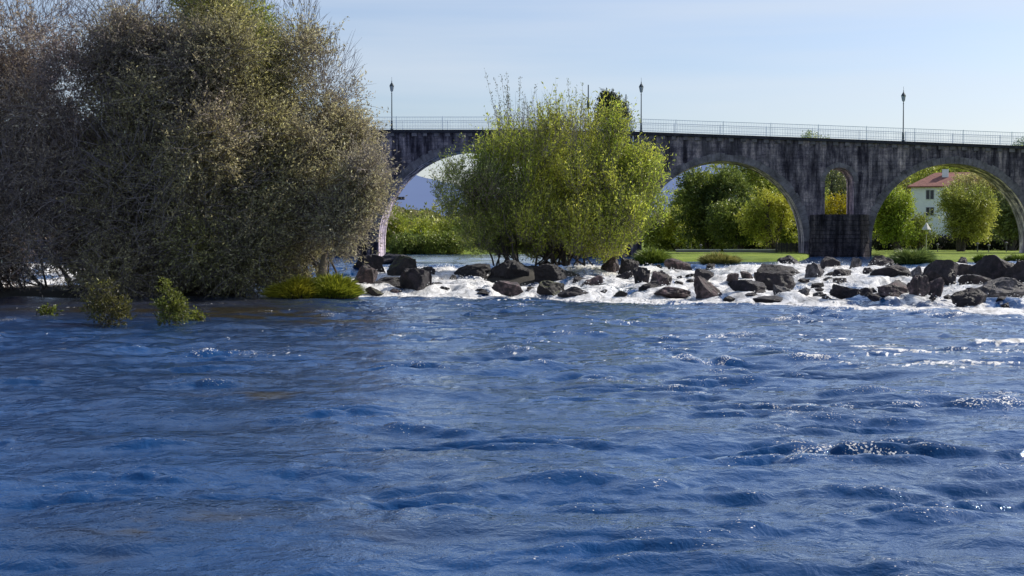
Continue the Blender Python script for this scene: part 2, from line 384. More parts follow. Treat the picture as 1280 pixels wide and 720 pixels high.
# standing humps where the current breaks over hidden stones
PK = np.zeros_like(XX); PE = np.zeros_like(XX); rp = np.random.default_rng(21)
for q in range(330):
    Yq = 8+40*rp.random()**.8; Tq = rp.uniform(-.42, .40); Xq = Tq*Yq
    if rp.random() > .35+.65*smooth(-.25, .1, Tq): continue
    a_ = rp.uniform(.30, .95); b_ = rp.uniform(.14, .34); h_ = rp.uniform(.022, .058)*(1 if Yq > 13 else .7); sk = rp.uniform(-.35, .35); lam = rp.uniform(.35, .7)
    j0, j1 = np.searchsorted(Ys, [Yq-4*b_-.6, Yq+4*b_+.6]); hw_ = (Ys[j0]*.44+2.5); i0 = NM+max(0, int((( Xq-4*a_)/hw_+1)/2*NC)-3); i1 = NM+min(NC, int(((Xq+4*a_)/hw_+1)/2*NC)+4)
    if j1 <= j0 or i1 <= i0: continue
    x = XX[j0:j1, i0:i1]-Xq; y = YY[j0:j1, i0:i1]-Yq-sk*x+.25*x*x/a_*.5; g_ = np.exp(-(x/a_)**2-(y/(b_*1.6))**2)
    PK[j0:j1, i0:i1] += h_*g_*np.cos(2*np.pi*y/lam); PE[j0:j1, i0:i1] += g_*(.4+h_*14)
PE = np.clip(PE, 0, 1.5)
aA = (.022+.016*env)*calm; aB = (.0028+.0050*env+.0085*PE)*calm; SX = XX+.3*np.sin(YY*.7)
H = aA*wx+aB*wb+PK
H += .016*sample(WC, 61.0, XX, YY)*(.6+.6*env)*calm
DX = 1.35*(aA*sample(CAX, 37.0, SX, YY)+aB*sample(CBX, 19.0, XX, YY)); DY = 1.35*(aA*sample(CAY, 37.0, SX, YY)+aB*sample(CBY, 19.0, XX, YY))
fm = np.zeros_like(H)  # foam mask, takes the painted sun glints as well as real foam
yl = y_low(XX, YY)
nz = fbm(np.stack([XX*.9, YY*.5, XX*0], -1), 4)
fm += .62*smooth(2.4, 0.0, yl-YY)*(XX > -7.5)
fm += .34*smooth(6, 0, yl-YY)*smooth(.5, .62, nz)*(XX > -6.5)
rt = smooth(3, 9, XX)*smooth(17, 23, YY)*(1-smooth(33, 38, YY))
fm += rt*(.36*smooth(.5, .64, nz)*smooth(.1, 1.2, wx)+.12)
fm += .33*smooth(.9, 1.4, env)*smooth(1.0, 2.2, wx)
V = np.stack([XX+DX, YY+DY, H], -1).reshape(-1, 3)
cl = fbm(np.stack([XX*.55+4, YY*.8, XX*0+22], -1), 3)
cl = smooth(.49, .60, cl+.10*smooth(-4, 12, XX)*smooth(14, 24, YY)); wd = sample(WD, 10.0, XX, YY); sp_ = smooth(.9, 1.6, wd+.5*wb)*cl*smooth(.1, 1.0, wx)+smooth(2.35, 2.8, wd+.3*wb)*smooth(.2, 1, wx)*.9
zone = np.exp(-((XX/YY-.27)/.14)**2-((YY-26.5)/5)**2); sp_ += smooth(.9, 1.6, wd+.5*wb)*zone*smooth(-.3, .6, wx)*smooth(.46, .6, fbm(np.stack([XX*.5, YY*1.0, XX*0+2], -1), 3))
near = 1-smooth(17, 25, YY); painted_glint = (.80+.2*smooth(11, 18, YY))*(.86+.14*smooth(-5, 4, XX))*np.clip(smooth(.5, 1.6, wx+.45*wb)*np.clip(cl+.35*smooth(.5, .62, nz)+.12, 0, 1.2)+zone*smooth(.2, 1.2, wx), 0, 1.3); painted_glint = painted_glint*.55+PE*.85*smooth(-.7, .9, wb+.6*wx)*(.82+.35*smooth(-.1, .25, XX/YY)); fm += .52*np.clip(sp_, 0, 1)*(1-near)+.46*np.clip(PE, 0, 1)*smooth(.2, 1.4, wd+.6*wb)*smooth(15, 24, YY)*smooth(-.3, .15, XX/YY)+.25*zone*smooth(.5, .62, nz)  # painted sun glints, mixed into the foam mask beside real foam
sh = np.zeros_like(H)
for px, py, a_, b_ in [(215, 663, .55, .30), (330, 672, .9, .28), (330, 492, .9, .5), (150, 700, .5, .2), (440, 402, 2.0, 1.5), (330, 395, 3.0, 2.0), (200, 388, 4, 1.5)]:
    Yq = CAM_H*FPX/(py-305); Xq = (px-640)/FPX*Yq; sh += np.exp(-((XX-Xq)/a_)**2-((YY-Yq)/b_)**2)*smooth(.42, .62, fbm(np.stack([XX*1.6, YY*3, XX*0], -1), 4))
o = mesh_obj('river', V, grid_faces(len(Ys), NC+2*NM), M['river'], smooth=True, attrs={'foam': fm.ravel(), 'painted_glint': painted_glint.ravel(), 'shoal_reflection': np.clip(sh+.95*np.exp(-np.maximum((XX/YY+.19)/.07, 0)**2-(np.maximum(45.5-YY, 0)/9)**2)*(.75+.5*(nz-.5)), 0, 1).ravel()})  # brown shoals, plus the thicket's dark reflection painted along the left bank
tag(o, kind='structure')

# the rapids
rx = np.concatenate([np.arange(-70, -26, .5), np.arange(-26, 32, .11), np.arange(32, 75, .5)]); ry = np.arange(38.5, 80.5, .13)
XX, YY = np.meshgrid(rx, ry); Z = zr(XX, YY)
yl = y_low(XX, YY); t = np.clip((YY-yl)/(Y_CREST-yl), -.2, 1)
n1 = fbm(np.stack([XX*.55, YY*.28, XX*0+9], -1), 4); n2 = fbm(np.stack([XX*2.2, YY*1.3, XX*0+5], -1), 4)
turb = smooth(-.02, .06, t)*(1-.75*smooth(.86, .99, t))
ridge = 1-np.abs(2*n2-1)
Z = Z+turb*(.75*(n1-.5)+.42*(n2-.5)+.20*(ridge-.75))
Z = np.where(t < 0, np.minimum(Z, zr(XX, YY)+.0), Z)
left = smooth(-1, -6, XX); lee = smooth(-6.5, -8.5, XX)*smooth(-20, -17, XX)
n3 = fbm(np.stack([XX*1.1, YY*.25, XX*0+31], -1), 4)
foam = (.50+.28*smooth(.0, .1, t)+.75*(n1-.5)+1.35*(n3-.5))*(1-.85*smooth(.72, .93, t))-.20*left*smooth(.25, .5, t)
foam = foam+.35*(1-smooth(.0, .07, t))-.6*lee-.45*np.exp(-((XX/YY*FPX+640-640)/75)**4)*smooth(.3, .42, t)
V = np.stack([XX, YY, Z], -1).reshape(-1, 3)
tag(mesh_obj('rapids', V, grid_faces(len(ry), len(rx)), M['rapid'], smooth=True, attrs={'foam': foam.ravel()}), kind='structure')

# spray thrown up over the white water
def spray():
    r = np.random.default_rng(12); n = 20000
    px = r.uniform(455, 1330, n); q = r.random(n); X0 = None
    Yl = CAM_H*FPX/(np.interp(px, PXE, PYE)-305); Y = Yl+(Y_CREST-3-Yl)*q**.8*.9; X = (px-640)/FPX*Y
    ii = np.clip(((X-rx[0])/1).astype(int), 0, 1)
    c = fbm(np.stack([X*1.3, Y*.5, X*0+40], -1), 3); k = c > .50-.05*r.random(n); X, Y = X[k], Y[k]
    xi = np.clip(np.searchsorted(rx, X), 0, len(rx)-1); yi = np.clip(((Y-38.5)/.13).round().astype(int), 0, len(ry)-1)
    zz = RZ[yi, xi]+np.abs(r.normal(size=len(X)))*.055*(1+2*(fbm(np.stack([X*.6, Y*.4, X*0+70], -1), 2)-.4)); fz = RF[yi, xi]
    k = fz > .42; X, Y, zz = X[k], Y[k], zz[k]; n = len(X)
    O = np.array([[1, 0, 0], [0, 1, 0], [-1, 0, 0], [0, -1, 0], [0, 0, 1], [0, 0, -1]], float); FO = np.array([[0, 1, 4], [1, 2, 4], [2, 3, 4], [3, 0, 4], [1, 0, 5], [2, 1, 5], [3, 2, 5], [0, 3, 5]])
    sz = .010*np.exp(r.normal(size=n)*.5); V = O[None]*sz[:, None, None]*r.uniform(.6, 1.5, (n, 6, 1))*np.array([1.5, 1.2, 1])+np.stack([X, Y, zz], 1)[:, None]
    F = (FO[None]+6*np.arange(n)[:, None, None]).reshape(-1, 3)
    tag(mesh_obj('spray', V.reshape(-1, 3), F, M['foam'], smooth=True), 'white spray and bubbles over the rapids', 'spray', kind='stuff')
RZ, RF = Z, foam
M['foam'] = simple('spray_foam', (.80, .80, .79), .6, .08, 3)
spray()

# the upper pool and the open country
ux = np.linspace(-160, 190, 420); uy = np.concatenate([np.arange(79.8, 110, .25), np.arange(110, 220, .9)])
XX, YY = np.meshgrid(ux, uy)
Z = UP+.018*sample(WA, 37.0, XX*.8, YY*.8)-.03
tag(mesh_obj('upper_pool', np.stack([XX, YY, Z], -1).reshape(-1, 3), grid_faces(len(uy), len(ux)), M['upper'], smooth=True), kind='structure')
g = MB(); g.box(-9000, 9000, -200, 9000, -3, -1.2); tag(g.build('ground', M['bed']), kind='structure')

# lawn and far bank: the bank runs radially round the pool, with an inlet that reaches the bridge pier
def lawn_edge(T):
    px = 640+FPX*T
    return np.interp(px, [-9000, -400, 200, 440, 760, 800, 838, 990, 1004, 1012, 1094, 1104, 1112, 1290, 1500, 9000], [100, 110, 150, 150, 150, 130, 87, 85, 90, 128, 128, 92, 84, 82, 78, 78])
lT = np.concatenate([np.linspace(-6, -.5, 25), np.arange(-.49, .46, .0045), np.linspace(.47, 6, 25)]); lt = np.concatenate([np.linspace(-.02, .3, 60), np.linspace(.32, 1, 20)])
TT = np.repeat(lT[None, :], len(lt), 0); E = lawn_edge(TT)+1.6*(fbm(np.stack([TT*60, TT*0, TT*0], -1), 3)-.5)
YY = E+lt[:, None]**2*1200+lt[:, None]*30; XX = TT*YY
d = YY-E
Z = .70+.36*smooth(-.7, 1.0, d)+.0030*np.clip(d, 0, 60)+.12*(fbm(np.stack([XX*.3, YY*.3, XX*0], -1), 3)-.5)+.02*np.maximum(d-90, 0)
tag(mesh_obj('lawn', np.stack([XX, YY, Z], -1).reshape(-1, 3), grid_faces(len(lt), len(lT)), M['lawn'], smooth=True), kind='structure')
def lawn_z(X, Y):
    d = Y-float(lawn_edge(np.array(X/Y))); return .70+.36*float(smooth(-.7, 1.0, d))+.003*min(max(d, 0), 60)+.02*max(d-90, 0)

# wooded hill behind, far mountain
def ridge_mesh(name, Y, pts, mat, depth, rough, seed):
    px = np.array([p[0] for p in pts]); py = np.array([p[1] for p in pts])
    xs = np.linspace(px[0], px[-1], 420); X = (xs-640)/FPX*Y
    top = CAM_H+(305-np.interp(xs, px, py))/FPX*Y
    n = fbm(np.stack([X/(Y*.02), X*0+seed, X*0], -1), 5)-.5; top = top+n*rough
    rows = np.linspace(0, 1, 14); V = []
    for r in rows:
        f = math.sin(r*math.pi/2); yy = Y-depth*(1-r)
        zz = -1+(top+1)*f*(1+.25*(1-r)*(fbm(np.stack([X/(Y*.015), X*0+r*4, X*0+seed], -1), 3)-.5))
        V.append(np.stack([X, np.full_like(X, yy), zz], -1))
    for r in (1,): V.append(np.stack([X, np.full_like(X, Y+depth), np.full_like(X, -1)], -1))
    return tag(mesh_obj(name, np.concatenate(V), grid_faces(len(V), len(xs)), mat, smooth=True), kind='structure')
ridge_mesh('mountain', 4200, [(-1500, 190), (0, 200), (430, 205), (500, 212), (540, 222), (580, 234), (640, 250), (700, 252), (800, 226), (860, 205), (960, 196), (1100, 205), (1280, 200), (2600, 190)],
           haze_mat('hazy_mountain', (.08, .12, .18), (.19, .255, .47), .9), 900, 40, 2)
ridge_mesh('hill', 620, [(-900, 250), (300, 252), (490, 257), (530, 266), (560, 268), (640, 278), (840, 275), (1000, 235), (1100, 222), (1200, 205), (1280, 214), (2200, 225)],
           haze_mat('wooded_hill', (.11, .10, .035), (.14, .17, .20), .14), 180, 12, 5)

# islets under the shrubs
def islet(name, cx, cy, rx_, ry_, z0, zt, seed):
    n = 48; rr = np.linspace(0, 1, 12); a = np.linspace(0, 2*np.pi, n, endpoint=False); V = []; 
    for r in rr:
        k = 1+.35*(fbm(np.stack([np.cos(a)*2+seed, np.sin(a)*2, a*0], -1), 3)-.5)
        x = cx+rx_*r*k*np.cos(a); y = cy+ry_*r*k*np.sin(a)
        z = z0+(zt-z0)*(1-r**3)+.15*(fbm(np.stack([x*1.5, y*1.5, x*0+seed], -1), 3)-.5)
        V.append(np.stack([x, y, z], -1))
    F = [];
    for j in range(len(rr)-1):
        for i in range(n): F.append((j*n+i, j*n+(i+1) % n, (j+1)*n+(i+1) % n, (j+1)*n+i))
    return tag(mesh_obj(name, np.concatenate(V), F, M['mud'], smooth=True), kind='structure')
islet('riverbank', -15.5, 55.5, 9.5, 4.6, -.4, .32, 3)
islet('islet', ground_x(655, 64), 64.5, 3.3, 6.2, -.1, .92, 8)

# ------------------------------------------------------------------ rocks
ICO = None
def ico(sub):
    import bmesh
    bm = bmesh.new(); bmesh.ops.create_icosphere(bm, subdivisions=sub, radius=1)
    V = np.array([v.co[:] for v in bm.verts]); F = np.array([[v.index for v in f.verts] for f in bm.faces]); bm.free(); return V, F
IV, IF = ico(5)
def surf_hit(px, py):
    d = ray(px, py); Y = np.linspace(36, 84, 1500); P = d[None, :]*(Y/d[1])[:, None]; z = CAM_H+P[:, 2]
    s = zr(P[:, 0], Y); k = np.argmax(z < s); return Y[k] if (z < s).any() else 78
def rock(px0, px1, y0, y1, kind, label, seed, shelf=False, Y=None):
    Yf = Y or surf_hit((px0+px1)/2, y1); w_ = (px1-px0)/FPX*Yf; h_ = (y1-y0)/FPX*Yf
    dp = max(w_*.75, .35); Yc = Yf+dp*.42; c = at((px0+px1)/2, y1, Yc); zb = zr(c[0], Yc) if Y is None else at((px0+px1)/2, y1, Yf)[2]
    top = at((px0+px1)/2, y0, Yc)[2]
    r = np.random.default_rng(seed); P = IV.copy()
    for k in range(15):
        n = r.normal(size=3); n[2] = n[2]*.8+.15; n /= np.linalg.norm(n); dd = r.uniform(.42, .80)
        if k == 0: n = np.array([r.uniform(-.75, .75), r.uniform(-.5, .3), 1]); n /= np.linalg.norm(n); dd = r.uniform(.45, .75)
        s = P@n-dd; P -= np.maximum(s, 0)[:, None]*n
    if shelf: P[:, 2] = np.sign(P[:, 2])*np.abs(P[:, 2])**.72
    nn = fbm(P*2.2+seed*3.1, 5)-.5; P *= (1+.60*nn)[:, None]
    P *= (1+.13*(fbm(P*7+seed, 4)-.5))[:, None]
    P[:, 0] -= (P[:, 0].max()+P[:, 0].min())/2; P[:, 0] *= .545*w_/P[:, 0].max()
    P[:, 1] *= .5*dp/abs(P[:, 1]).max()
    zmx = P[:, 2].max(); low = -.45
    hh = max(top-zb, .12)*1.1; P[:, 2] = (P[:, 2]-low*zmx)/(zmx*(1-low))*hh; P[:, 2] = np.where(P[:, 2] < 0, P[:, 2]*.6, P[:, 2])
    o = mesh_obj('rock', P, IF, M['rock_'+kind], smooth=False, loc=(c[0], Yc, zb))
    return tag(o, label, 'rock', 'rocks strewn across the rapids')
ROCKS = [
 (442,481,319,341,'dark','flat dark rock right behind the brown boulder by the thicket'),
 (440,471,333,357,'brown','brown rounded boulder nearest the right edge of the big thicket'),
 (485,521,321,346,'moss','boulder with a sunlit olive top, above the big black boulder left of the white water'),
 (500,538,337,366,'dark','big black boulder at the left end of the white water'),
 (470,526,347,361,'dark','low wet slab running left from the big black boulder'),
 (526,544,334,347,'dark','small dark boulder at the upper right of the big black boulder on the left'),
 (474,520,317,327,'dark','low dark ledge at the lip of the pool under the leftmost arch pier'),
 (562,571,344,353,'dark','tiny black pointed rock alone in the foam left of the bright shrub'),
 (457,479,359,371,'moss','small green mossy rock at the waterline beside the grassy mound'),
 (564,612,331,350,'black','black rock under the left edge of the bright green shrub, coloured for shade'),
 (608,660,327,352,'black','widest shade-black rock under the bright green shrub'),
 (668,708,331,352,'black','black rock under the middle of the bright green shrub with foam at its foot, coloured for shade'),
 (616,656,352,371,'brown','pinkish brown boulder in the foam below the bright green shrub'),
 (672,706,352,370,'moss','low mossy rock washed over by foam, right of the pinkish brown boulder'),
 (698,740,359,373,'dark','low black rock at the foot of the rapids below the bright green shrub'),
 (716,732,346,354,'dark','small half sunk rock under the lower branches of the bright green shrub'),
 (728,754,345,359,'brown','brown rock in foam under the right half of the bright green shrub'),
 (752,777,321,341,'brown','upper brown rock at the right foot of the bright green shrub'),
 (773,798,324,343,'dark','dark tilted slab beside the upper brown rock at the foot of the shrub'),
 (769,790,340,350,'dark','low black rock just left of the black pointed rock'),
 (791,812,335,359,'dark','black pointed rock right of the bright green shrub'),
 (809,839,340,361,'brown','brown boulder leaning against the right of the black pointed rock'),
 (799,824,352,364,'dark','low black rock in front of the black pointed rock'),
 (767,784,364,374,'moss','little mossy rock at the calm water edge, left of the rounded brown boulder'),
 (818,862,359,374,'brown','rounded brown boulder half covered by foam at the calm water edge'),
 (831,863,324,339,'brown','brown rock at the crest below the left reed tuft'),
 (868,892,337,352,'dark','dark rock directly behind the upright pinkish block'),
 (868,903,347,374,'brown','upright pinkish block standing in the middle of the white water'),
 (909,923,342,352,'brown','small brown rock in the foam, upper right of the upright pinkish block'),
 (911,957,351,370,'dark','wedge shaped rock right of the upright pinkish block'),
 (927,949,366,375,'dark','small black rock at the toe of the wedge shaped rock'),
 (943,988,370,380,'dark','flat black slab lowest at the edge of the calm water'),
 (943,994,342,362,'dark','broad domed black rock in the middle of the white water'),
 (967,988,357,371,'grey','small grey rock right under the broad domed black rock'),
 (992,1013,360,372,'grey','grey rounded rock alone in foam right of the small grey rock'),
 (942,1003,331,345,'dark','layered flat dark rock behind the broad domed black rock'),
 (973,1001,320,333,'dark','dark rock at the crest under the right foot of the middle arch'),
 (1006,1030,330,349,'grey','pale grey rock in front of the bridge pier'),
 (1021,1051,322,338,'dark','dark rock at the foot of the bridge pier beside the pale grey rock'),
 (1062,1077,323,338,'grey','small pale upright rock under the right side of the pier'),
 (1041,1064,337,349,'dark','dark rock in the foam below the middle of the pier'),
 (1040,1058,348,357,'dark','thin black rock lying low in foam above the slanted black rock'),
 (1039,1076,356,374,'dark','slanted black rock alone in wide foam below the pier'),
 (1083,1117,320,336,'dark','dark peaked rock at the crest left of the round grass tuft'),
 (1079,1091,335,345,'dark','tiny dark rock left of the long black rock below the grass tuft'),
 (1088,1136,332,351,'dark','long black rock below and left of the round grass tuft'),
 (1097,1137,352,370,'brown','purplish brown rock left of the reddish split boulder'),
 (1136,1161,346,371,'brown','left half of the reddish split boulder in the right rapids'),
 (1157,1179,348,369,'brown','right half of the reddish split boulder in the right rapids'),
 (1138,1154,333,345,'grey','small pale rock wedged right below the round grass tuft'),
 (1150,1199,327,356,'dark','large black sloping rock just right of the round grass tuft'),
 (1184,1220,331,347,'dark','flat dark rock between the two largest black rocks on the right'),
 (1197,1211,322,335,'dark','small dark rock on the lawn edge between the two largest black rocks'),
 (1189,1234,361,382,'dark','square black boulder lowest in the rapids at right'),
 (1199,1241,344,359,'dark','dark tilted slab above the square black boulder'),
 (1211,1266,321,352,'dark','largest black rock on the bank at far right'),
 (1252,1300,328,356,'dark','dark rock cut by the right edge of the picture'),
 (1219,1279,348,369,'grey','broad sloping grey topped rock below the largest black rock'),
 (1290,1330,350,372,'dark','dark rock just outside the right edge of the rapids'),
]
rs = np.random.default_rng(77)
def near_rock(px, py):
    return any(a-4 < px < b+4 and c-3 < py < d+2 for a, b, c, d, k_, l_ in ROCKS)
cnt = 0
while cnt < 44:
    a, b, c, d, k_, l_ = ROCKS[rs.integers(0, len(ROCKS))]
    px = rs.uniform(a-26, b+26); py = d+rs.uniform(-9, 5); w_ = rs.uniform(6, 17)
    if py > np.interp(px, PXE, PYE)-1.5 or py < 334 or px > 1290 or near_rock(px, py-2): continue
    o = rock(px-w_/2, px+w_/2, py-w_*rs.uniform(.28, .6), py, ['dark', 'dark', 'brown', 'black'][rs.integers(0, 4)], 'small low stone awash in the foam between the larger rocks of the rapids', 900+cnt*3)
    o['group'] = 'small stones awash in the rapids'; cnt += 1
for i, (a, b, c, d, k, lab) in enumerate(ROCKS): rock(a, b, c, d, k, lab, 100+i*7, shelf='under the' in lab and 'black rock' in lab)

# ------------------------------------------------------------------ vegetation
def foliage(lobes, n_twig, per, ll, lw, cA, cB, seed, clump=.42, cs=.55, twl=(.5, 1.0), up=.6, shell=.45, zmin=0, dark_in=.45, jit=.36, rnd=.35):
    """twigs spread through the lobes; returns leaf verts, faces, tints, twig polylines"""
    r = np.random.default_rng(seed); L = np.array(lobes, float); wt = L[:, 3]*L[:, 4]*L[:, 5]
    if L.shape[1] > 6: wt = wt*L[:, 6]
    k = r.choice(len(L), n_twig*2, p=wt/wt.sum())
    u = r.normal(size=(n_twig*2, 3)); u /= np.linalg.norm(u, axis=1)[:, None]
    rad = r.random(n_twig*2)**shell
    P = L[k, :3]+u*rad[:, None]*L[k, 3:6]*(1+.30*(fbm(u*1.7+L[k, :3]*.9, 3)-.5))[:, None]
    keep = (P[:, 2] > zmin) & (fbm(P*cs+seed, 3) > clump-.12*r.random(n_twig*2)); P = P[keep][:n_twig]; u = u[keep][:n_twig]; rad = rad[keep][:n_twig]
    n = len(P)
    D = u*.7+np.array([0, 0, up])+r.normal(size=(n, 3))*rnd; D /= np.linalg.norm(D, axis=1)[:, None]
    TL = r.uniform(*twl, n); droop = r.uniform(-.25, .1, n)
    s = (np.arange(per)+.5)/per
    bend = np.zeros((n, per, 3)); bend[:, :, 2] = droop[:, None]*(s**2)[None]*TL[:, None]
    C = P[:, None]+D[:, None]*(s[None, :, None]*TL[:, None, None])+bend
    C = C.reshape(-1, 3)+r.normal(size=(n*per, 3))*ll*.35
    m = n*per; Dl = np.repeat(D, per, 0)*.55+r.normal(size=(m, 3))*.62; Dl /= np.linalg.norm(Dl, axis=1)[:, None]
    S = np.cross(Dl, r.normal(size=(m, 3))); S /= np.linalg.norm(S, axis=1)[:, None]
    ln = ll*r.uniform(.6, 1.3, m)[:, None]; wd = lw*r.uniform(.7, 1.25, m)[:, None]
    Nn = np.cross(Dl, S)*ln*.12
    V = np.stack([C, C+Dl*ln*.45+S*wd*.5+Nn, C+Dl*ln, C+Dl*ln*.45-S*wd*.5+Nn], 1).reshape(-1, 3)
    F = np.arange(4*m).reshape(-1, 4)
    f = np.clip((fbm(P*.45+seed*2.3, 3)-.3)/.4, 0, 1); f = np.repeat(f, per)+r.normal(size=m)*.22; f = np.clip(f, 0, 1)[:, None]
    tint = np.array(cA)*(1-f)+np.array(cB)*f
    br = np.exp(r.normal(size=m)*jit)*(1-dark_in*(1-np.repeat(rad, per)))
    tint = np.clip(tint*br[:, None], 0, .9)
    T = [P, P+D*TL[:, None]*.5+np.stack([D[:, 0]*0, D[:, 0]*0, droop*TL*.25], 1), P+D*TL[:, None]+np.stack([D[:, 0]*0, D[:, 0]*0, droop*TL], 1)]
    return V, F, np.repeat(tint, 4, 0), T
def twig_ribbons(T, w0):
    n = len(T[0]); D = T[2]-T[0]; S = np.cross(D, np.array([.3, 1, .1])); S /= np.linalg.norm(S, axis=1)[:, None]+1e-9
    V = np.stack([T[0]-S*w0, T[0]+S*w0, T[1]-S*w0*.7, T[1]+S*w0*.7, T[2]-S*w0*.25, T[2]+S*w0*.25], 1).reshape(-1, 3)
    i = np.arange(n)[:, None]*6
    return V, np.concatenate([i+np.array([[0, 1, 3, 2]]), i+np.array([[2, 3, 5, 4]])])
def stems(bases, targets, r0, seed, nb=7, ns=5, reach=.35):
    r = np.random.default_rng(seed); VV = []; FF = []; n0 = 0
    def put(P, ra, k):
        nonlocal n0
        V, F = tube(P, ra, k); VV.append(V); FF.append(F+n0); n0 += len(V)
    for b in bases:
        b = np.array(b, float)
    for i, tg in enumerate(targets):
        b = np.array(bases[i % len(bases)], float)+r.normal(size=3)*np.array([.15, .15, 0]); tg = np.array(tg, float)
        s = np.linspace(0, 1, 9)[:, None]; mid = (b+tg)/2+np.array([0, 0, np.linalg.norm(tg-b)*.12])+r.normal(size=3)*.25
        P = (1-s)**2*b+2*s*(1-s)*mid+s*s*tg; P[1:-1] += r.normal(size=(7, 3))*.05*np.linalg.norm(tg-b)*.4
        q = r.uniform(.6, 1.1); put(P, np.linspace(r0*q, r0*.22, 9), 7)
        Ld = np.linalg.norm(tg-b)
        for j in range(nb):
            a = r.uniform(.25, .97); k = int(a*8); p0 = P[k]+(P[min(k+1, 8)]-P[k])*(a*8-k)
            d = (P[min(k+1, 8)]-P[k]); d = d/np.linalg.norm(d)*.8+r.normal(size=3)*.55+np.array([0, 0, .25]); d /= np.linalg.norm(d)
            l = Ld*reach*r.uniform(.5, 1.1); t = np.linspace(0, 1, 5)[:, None]
            Q = p0+d*l*t+np.cumsum(r.normal(size=(5, 3))*.035*l, 0); Q[0] = p0; put(Q, np.linspace(r0*.3, r0*.07, 5), 4)
            for m in range(ns):
                c = r.integers(1, 5); e = d*.6+r.normal(size=3)*.5+np.array([0, 0, .3]); e /= np.linalg.norm(e)
                W = Q[c]+e*l*.5*r.uniform(.5, 1.2)*np.linspace(0, 1, 4)[:, None]+np.cumsum(r.normal(size=(4, 3))*.02*l, 0)*np.array([[0], [1], [1], [1]])
                W[0] = Q[c]; put(W, np.linspace(r0*.11, r0*.035, 4), 3)
    return np.concatenate(VV), np.concatenate(FF)

def plant(name, label, cat, base, lobes, n_twig, per, ll, lw, cA, cB, seed, group=None, r0=.08, nst=10, nb=7, ns=4, spread=.6, mat='leaf', bark='bark',
          twigs=True, tw=.006, reach=.35, trunk='trunk', bases=None, bare=None, crown='crown', **kw):
    e = empty(name, base, label, cat, group); B = np.array(base, float)
    V, F, T, tp = foliage(lobes, n_twig, per, ll, lw, cA, cB, seed, **kw)
    mesh_obj(crown, V-B, F, M[mat], e, colors=T)
    r = np.random.default_rng(seed+5); L = np.array(lobes, float)
    tg = []
    for i in range(nst):
        l = L[i % len(L)]; u = r.normal(size=3); u /= np.linalg.norm(u); u[2] = abs(u[2])*.8; tg.append(l[:3]+u*l[3:6]*.55)
    if bases is None: bases = [B+np.array([r.uniform(-spread, spread), r.uniform(-spread, spread)*.6, 0]) for _ in range(max(1, nst//3))] if spread else [B]
    SV, SF = stems(bases, tg, r0, seed, nb, ns, reach)
    mesh_obj(trunk, SV-B, SF, M[bark], e, smooth=True)
    if twigs and n_twig > 200:
        if bare is not None:
            _, _, _, t2 = foliage(bare[0], bare[1], 1, .1, .1, cA, cB, seed+50, twl=bare[2], up=bare[3], clump=.3, shell=.5)
            tp = [np.concatenate([a, b]) for a, b in zip(tp, t2)]
        RV, RF = twig_ribbons(tp, tw); mesh_obj('twigs', RV-B, RF, M['twig'], e)
    return e
def lb(px, py, Y, rx, ry, rz, w=1):            # a lobe from photo position, radii in metres
    p = at(px, py, Y); return (p[0], p[1], p[2], rx, ry, rz, w)

def inside(poly, x, y):
    c = False; j = len(poly)-1
    for i in range(len(poly)):
        if (poly[i][1] > y) != (poly[j][1] > y) and x < (poly[j][0]-poly[i][0])*(y-poly[i][1])/(poly[j][1]-poly[i][1])+poly[i][0]: c = not c
        j = i
    return c
def fill(poly, step, Y, r_, seed, dY=1.2, w=1, ytop=-999):
    r = np.random.default_rng(seed); out = []; xs = [p[0] for p in poly]; ys = [p[1] for p in poly]
    for x in np.arange(min(xs), max(xs), step):
        for y in np.arange(min(ys), max(ys), step):
            px, py = x+r.uniform(-.35, .35)*step, y+r.uniform(-.35, .35)*step
            if inside(poly, px, py):
                k = r.uniform(.7, 1.3); out.append(lb(px, py, Y+r.uniform(-dY, dY), r_*k, r_*k*1.2, r_*k*r.uniform(.8, 1.2), w*(.42 if py < ytop else 1)*r.uniform(.85, 1.15)))
    return out
def lobed(px, py, Y, rx_, rz_, n, seed, k=.42):
    r = np.random.default_rng(seed); out = []; S_ = FPX/Y
    for i in range(n):
        a_ = r.uniform(0, 2*np.pi); q = math.sqrt(r.random()); kk = k*r.uniform(.55, 1.25)
        out.append(lb(px+q*rx_*.8*math.cos(a_)*S_, py+q*rz_*.8*math.sin(a_)*S_, Y+r.uniform(-1, 1), rx_*kk, rx_*kk, rz_*kk*1.1))
    return out
GT = 'willows of the thicket at the left'
brA, brB = (.125, .105, .105), (.165, .15, .075)
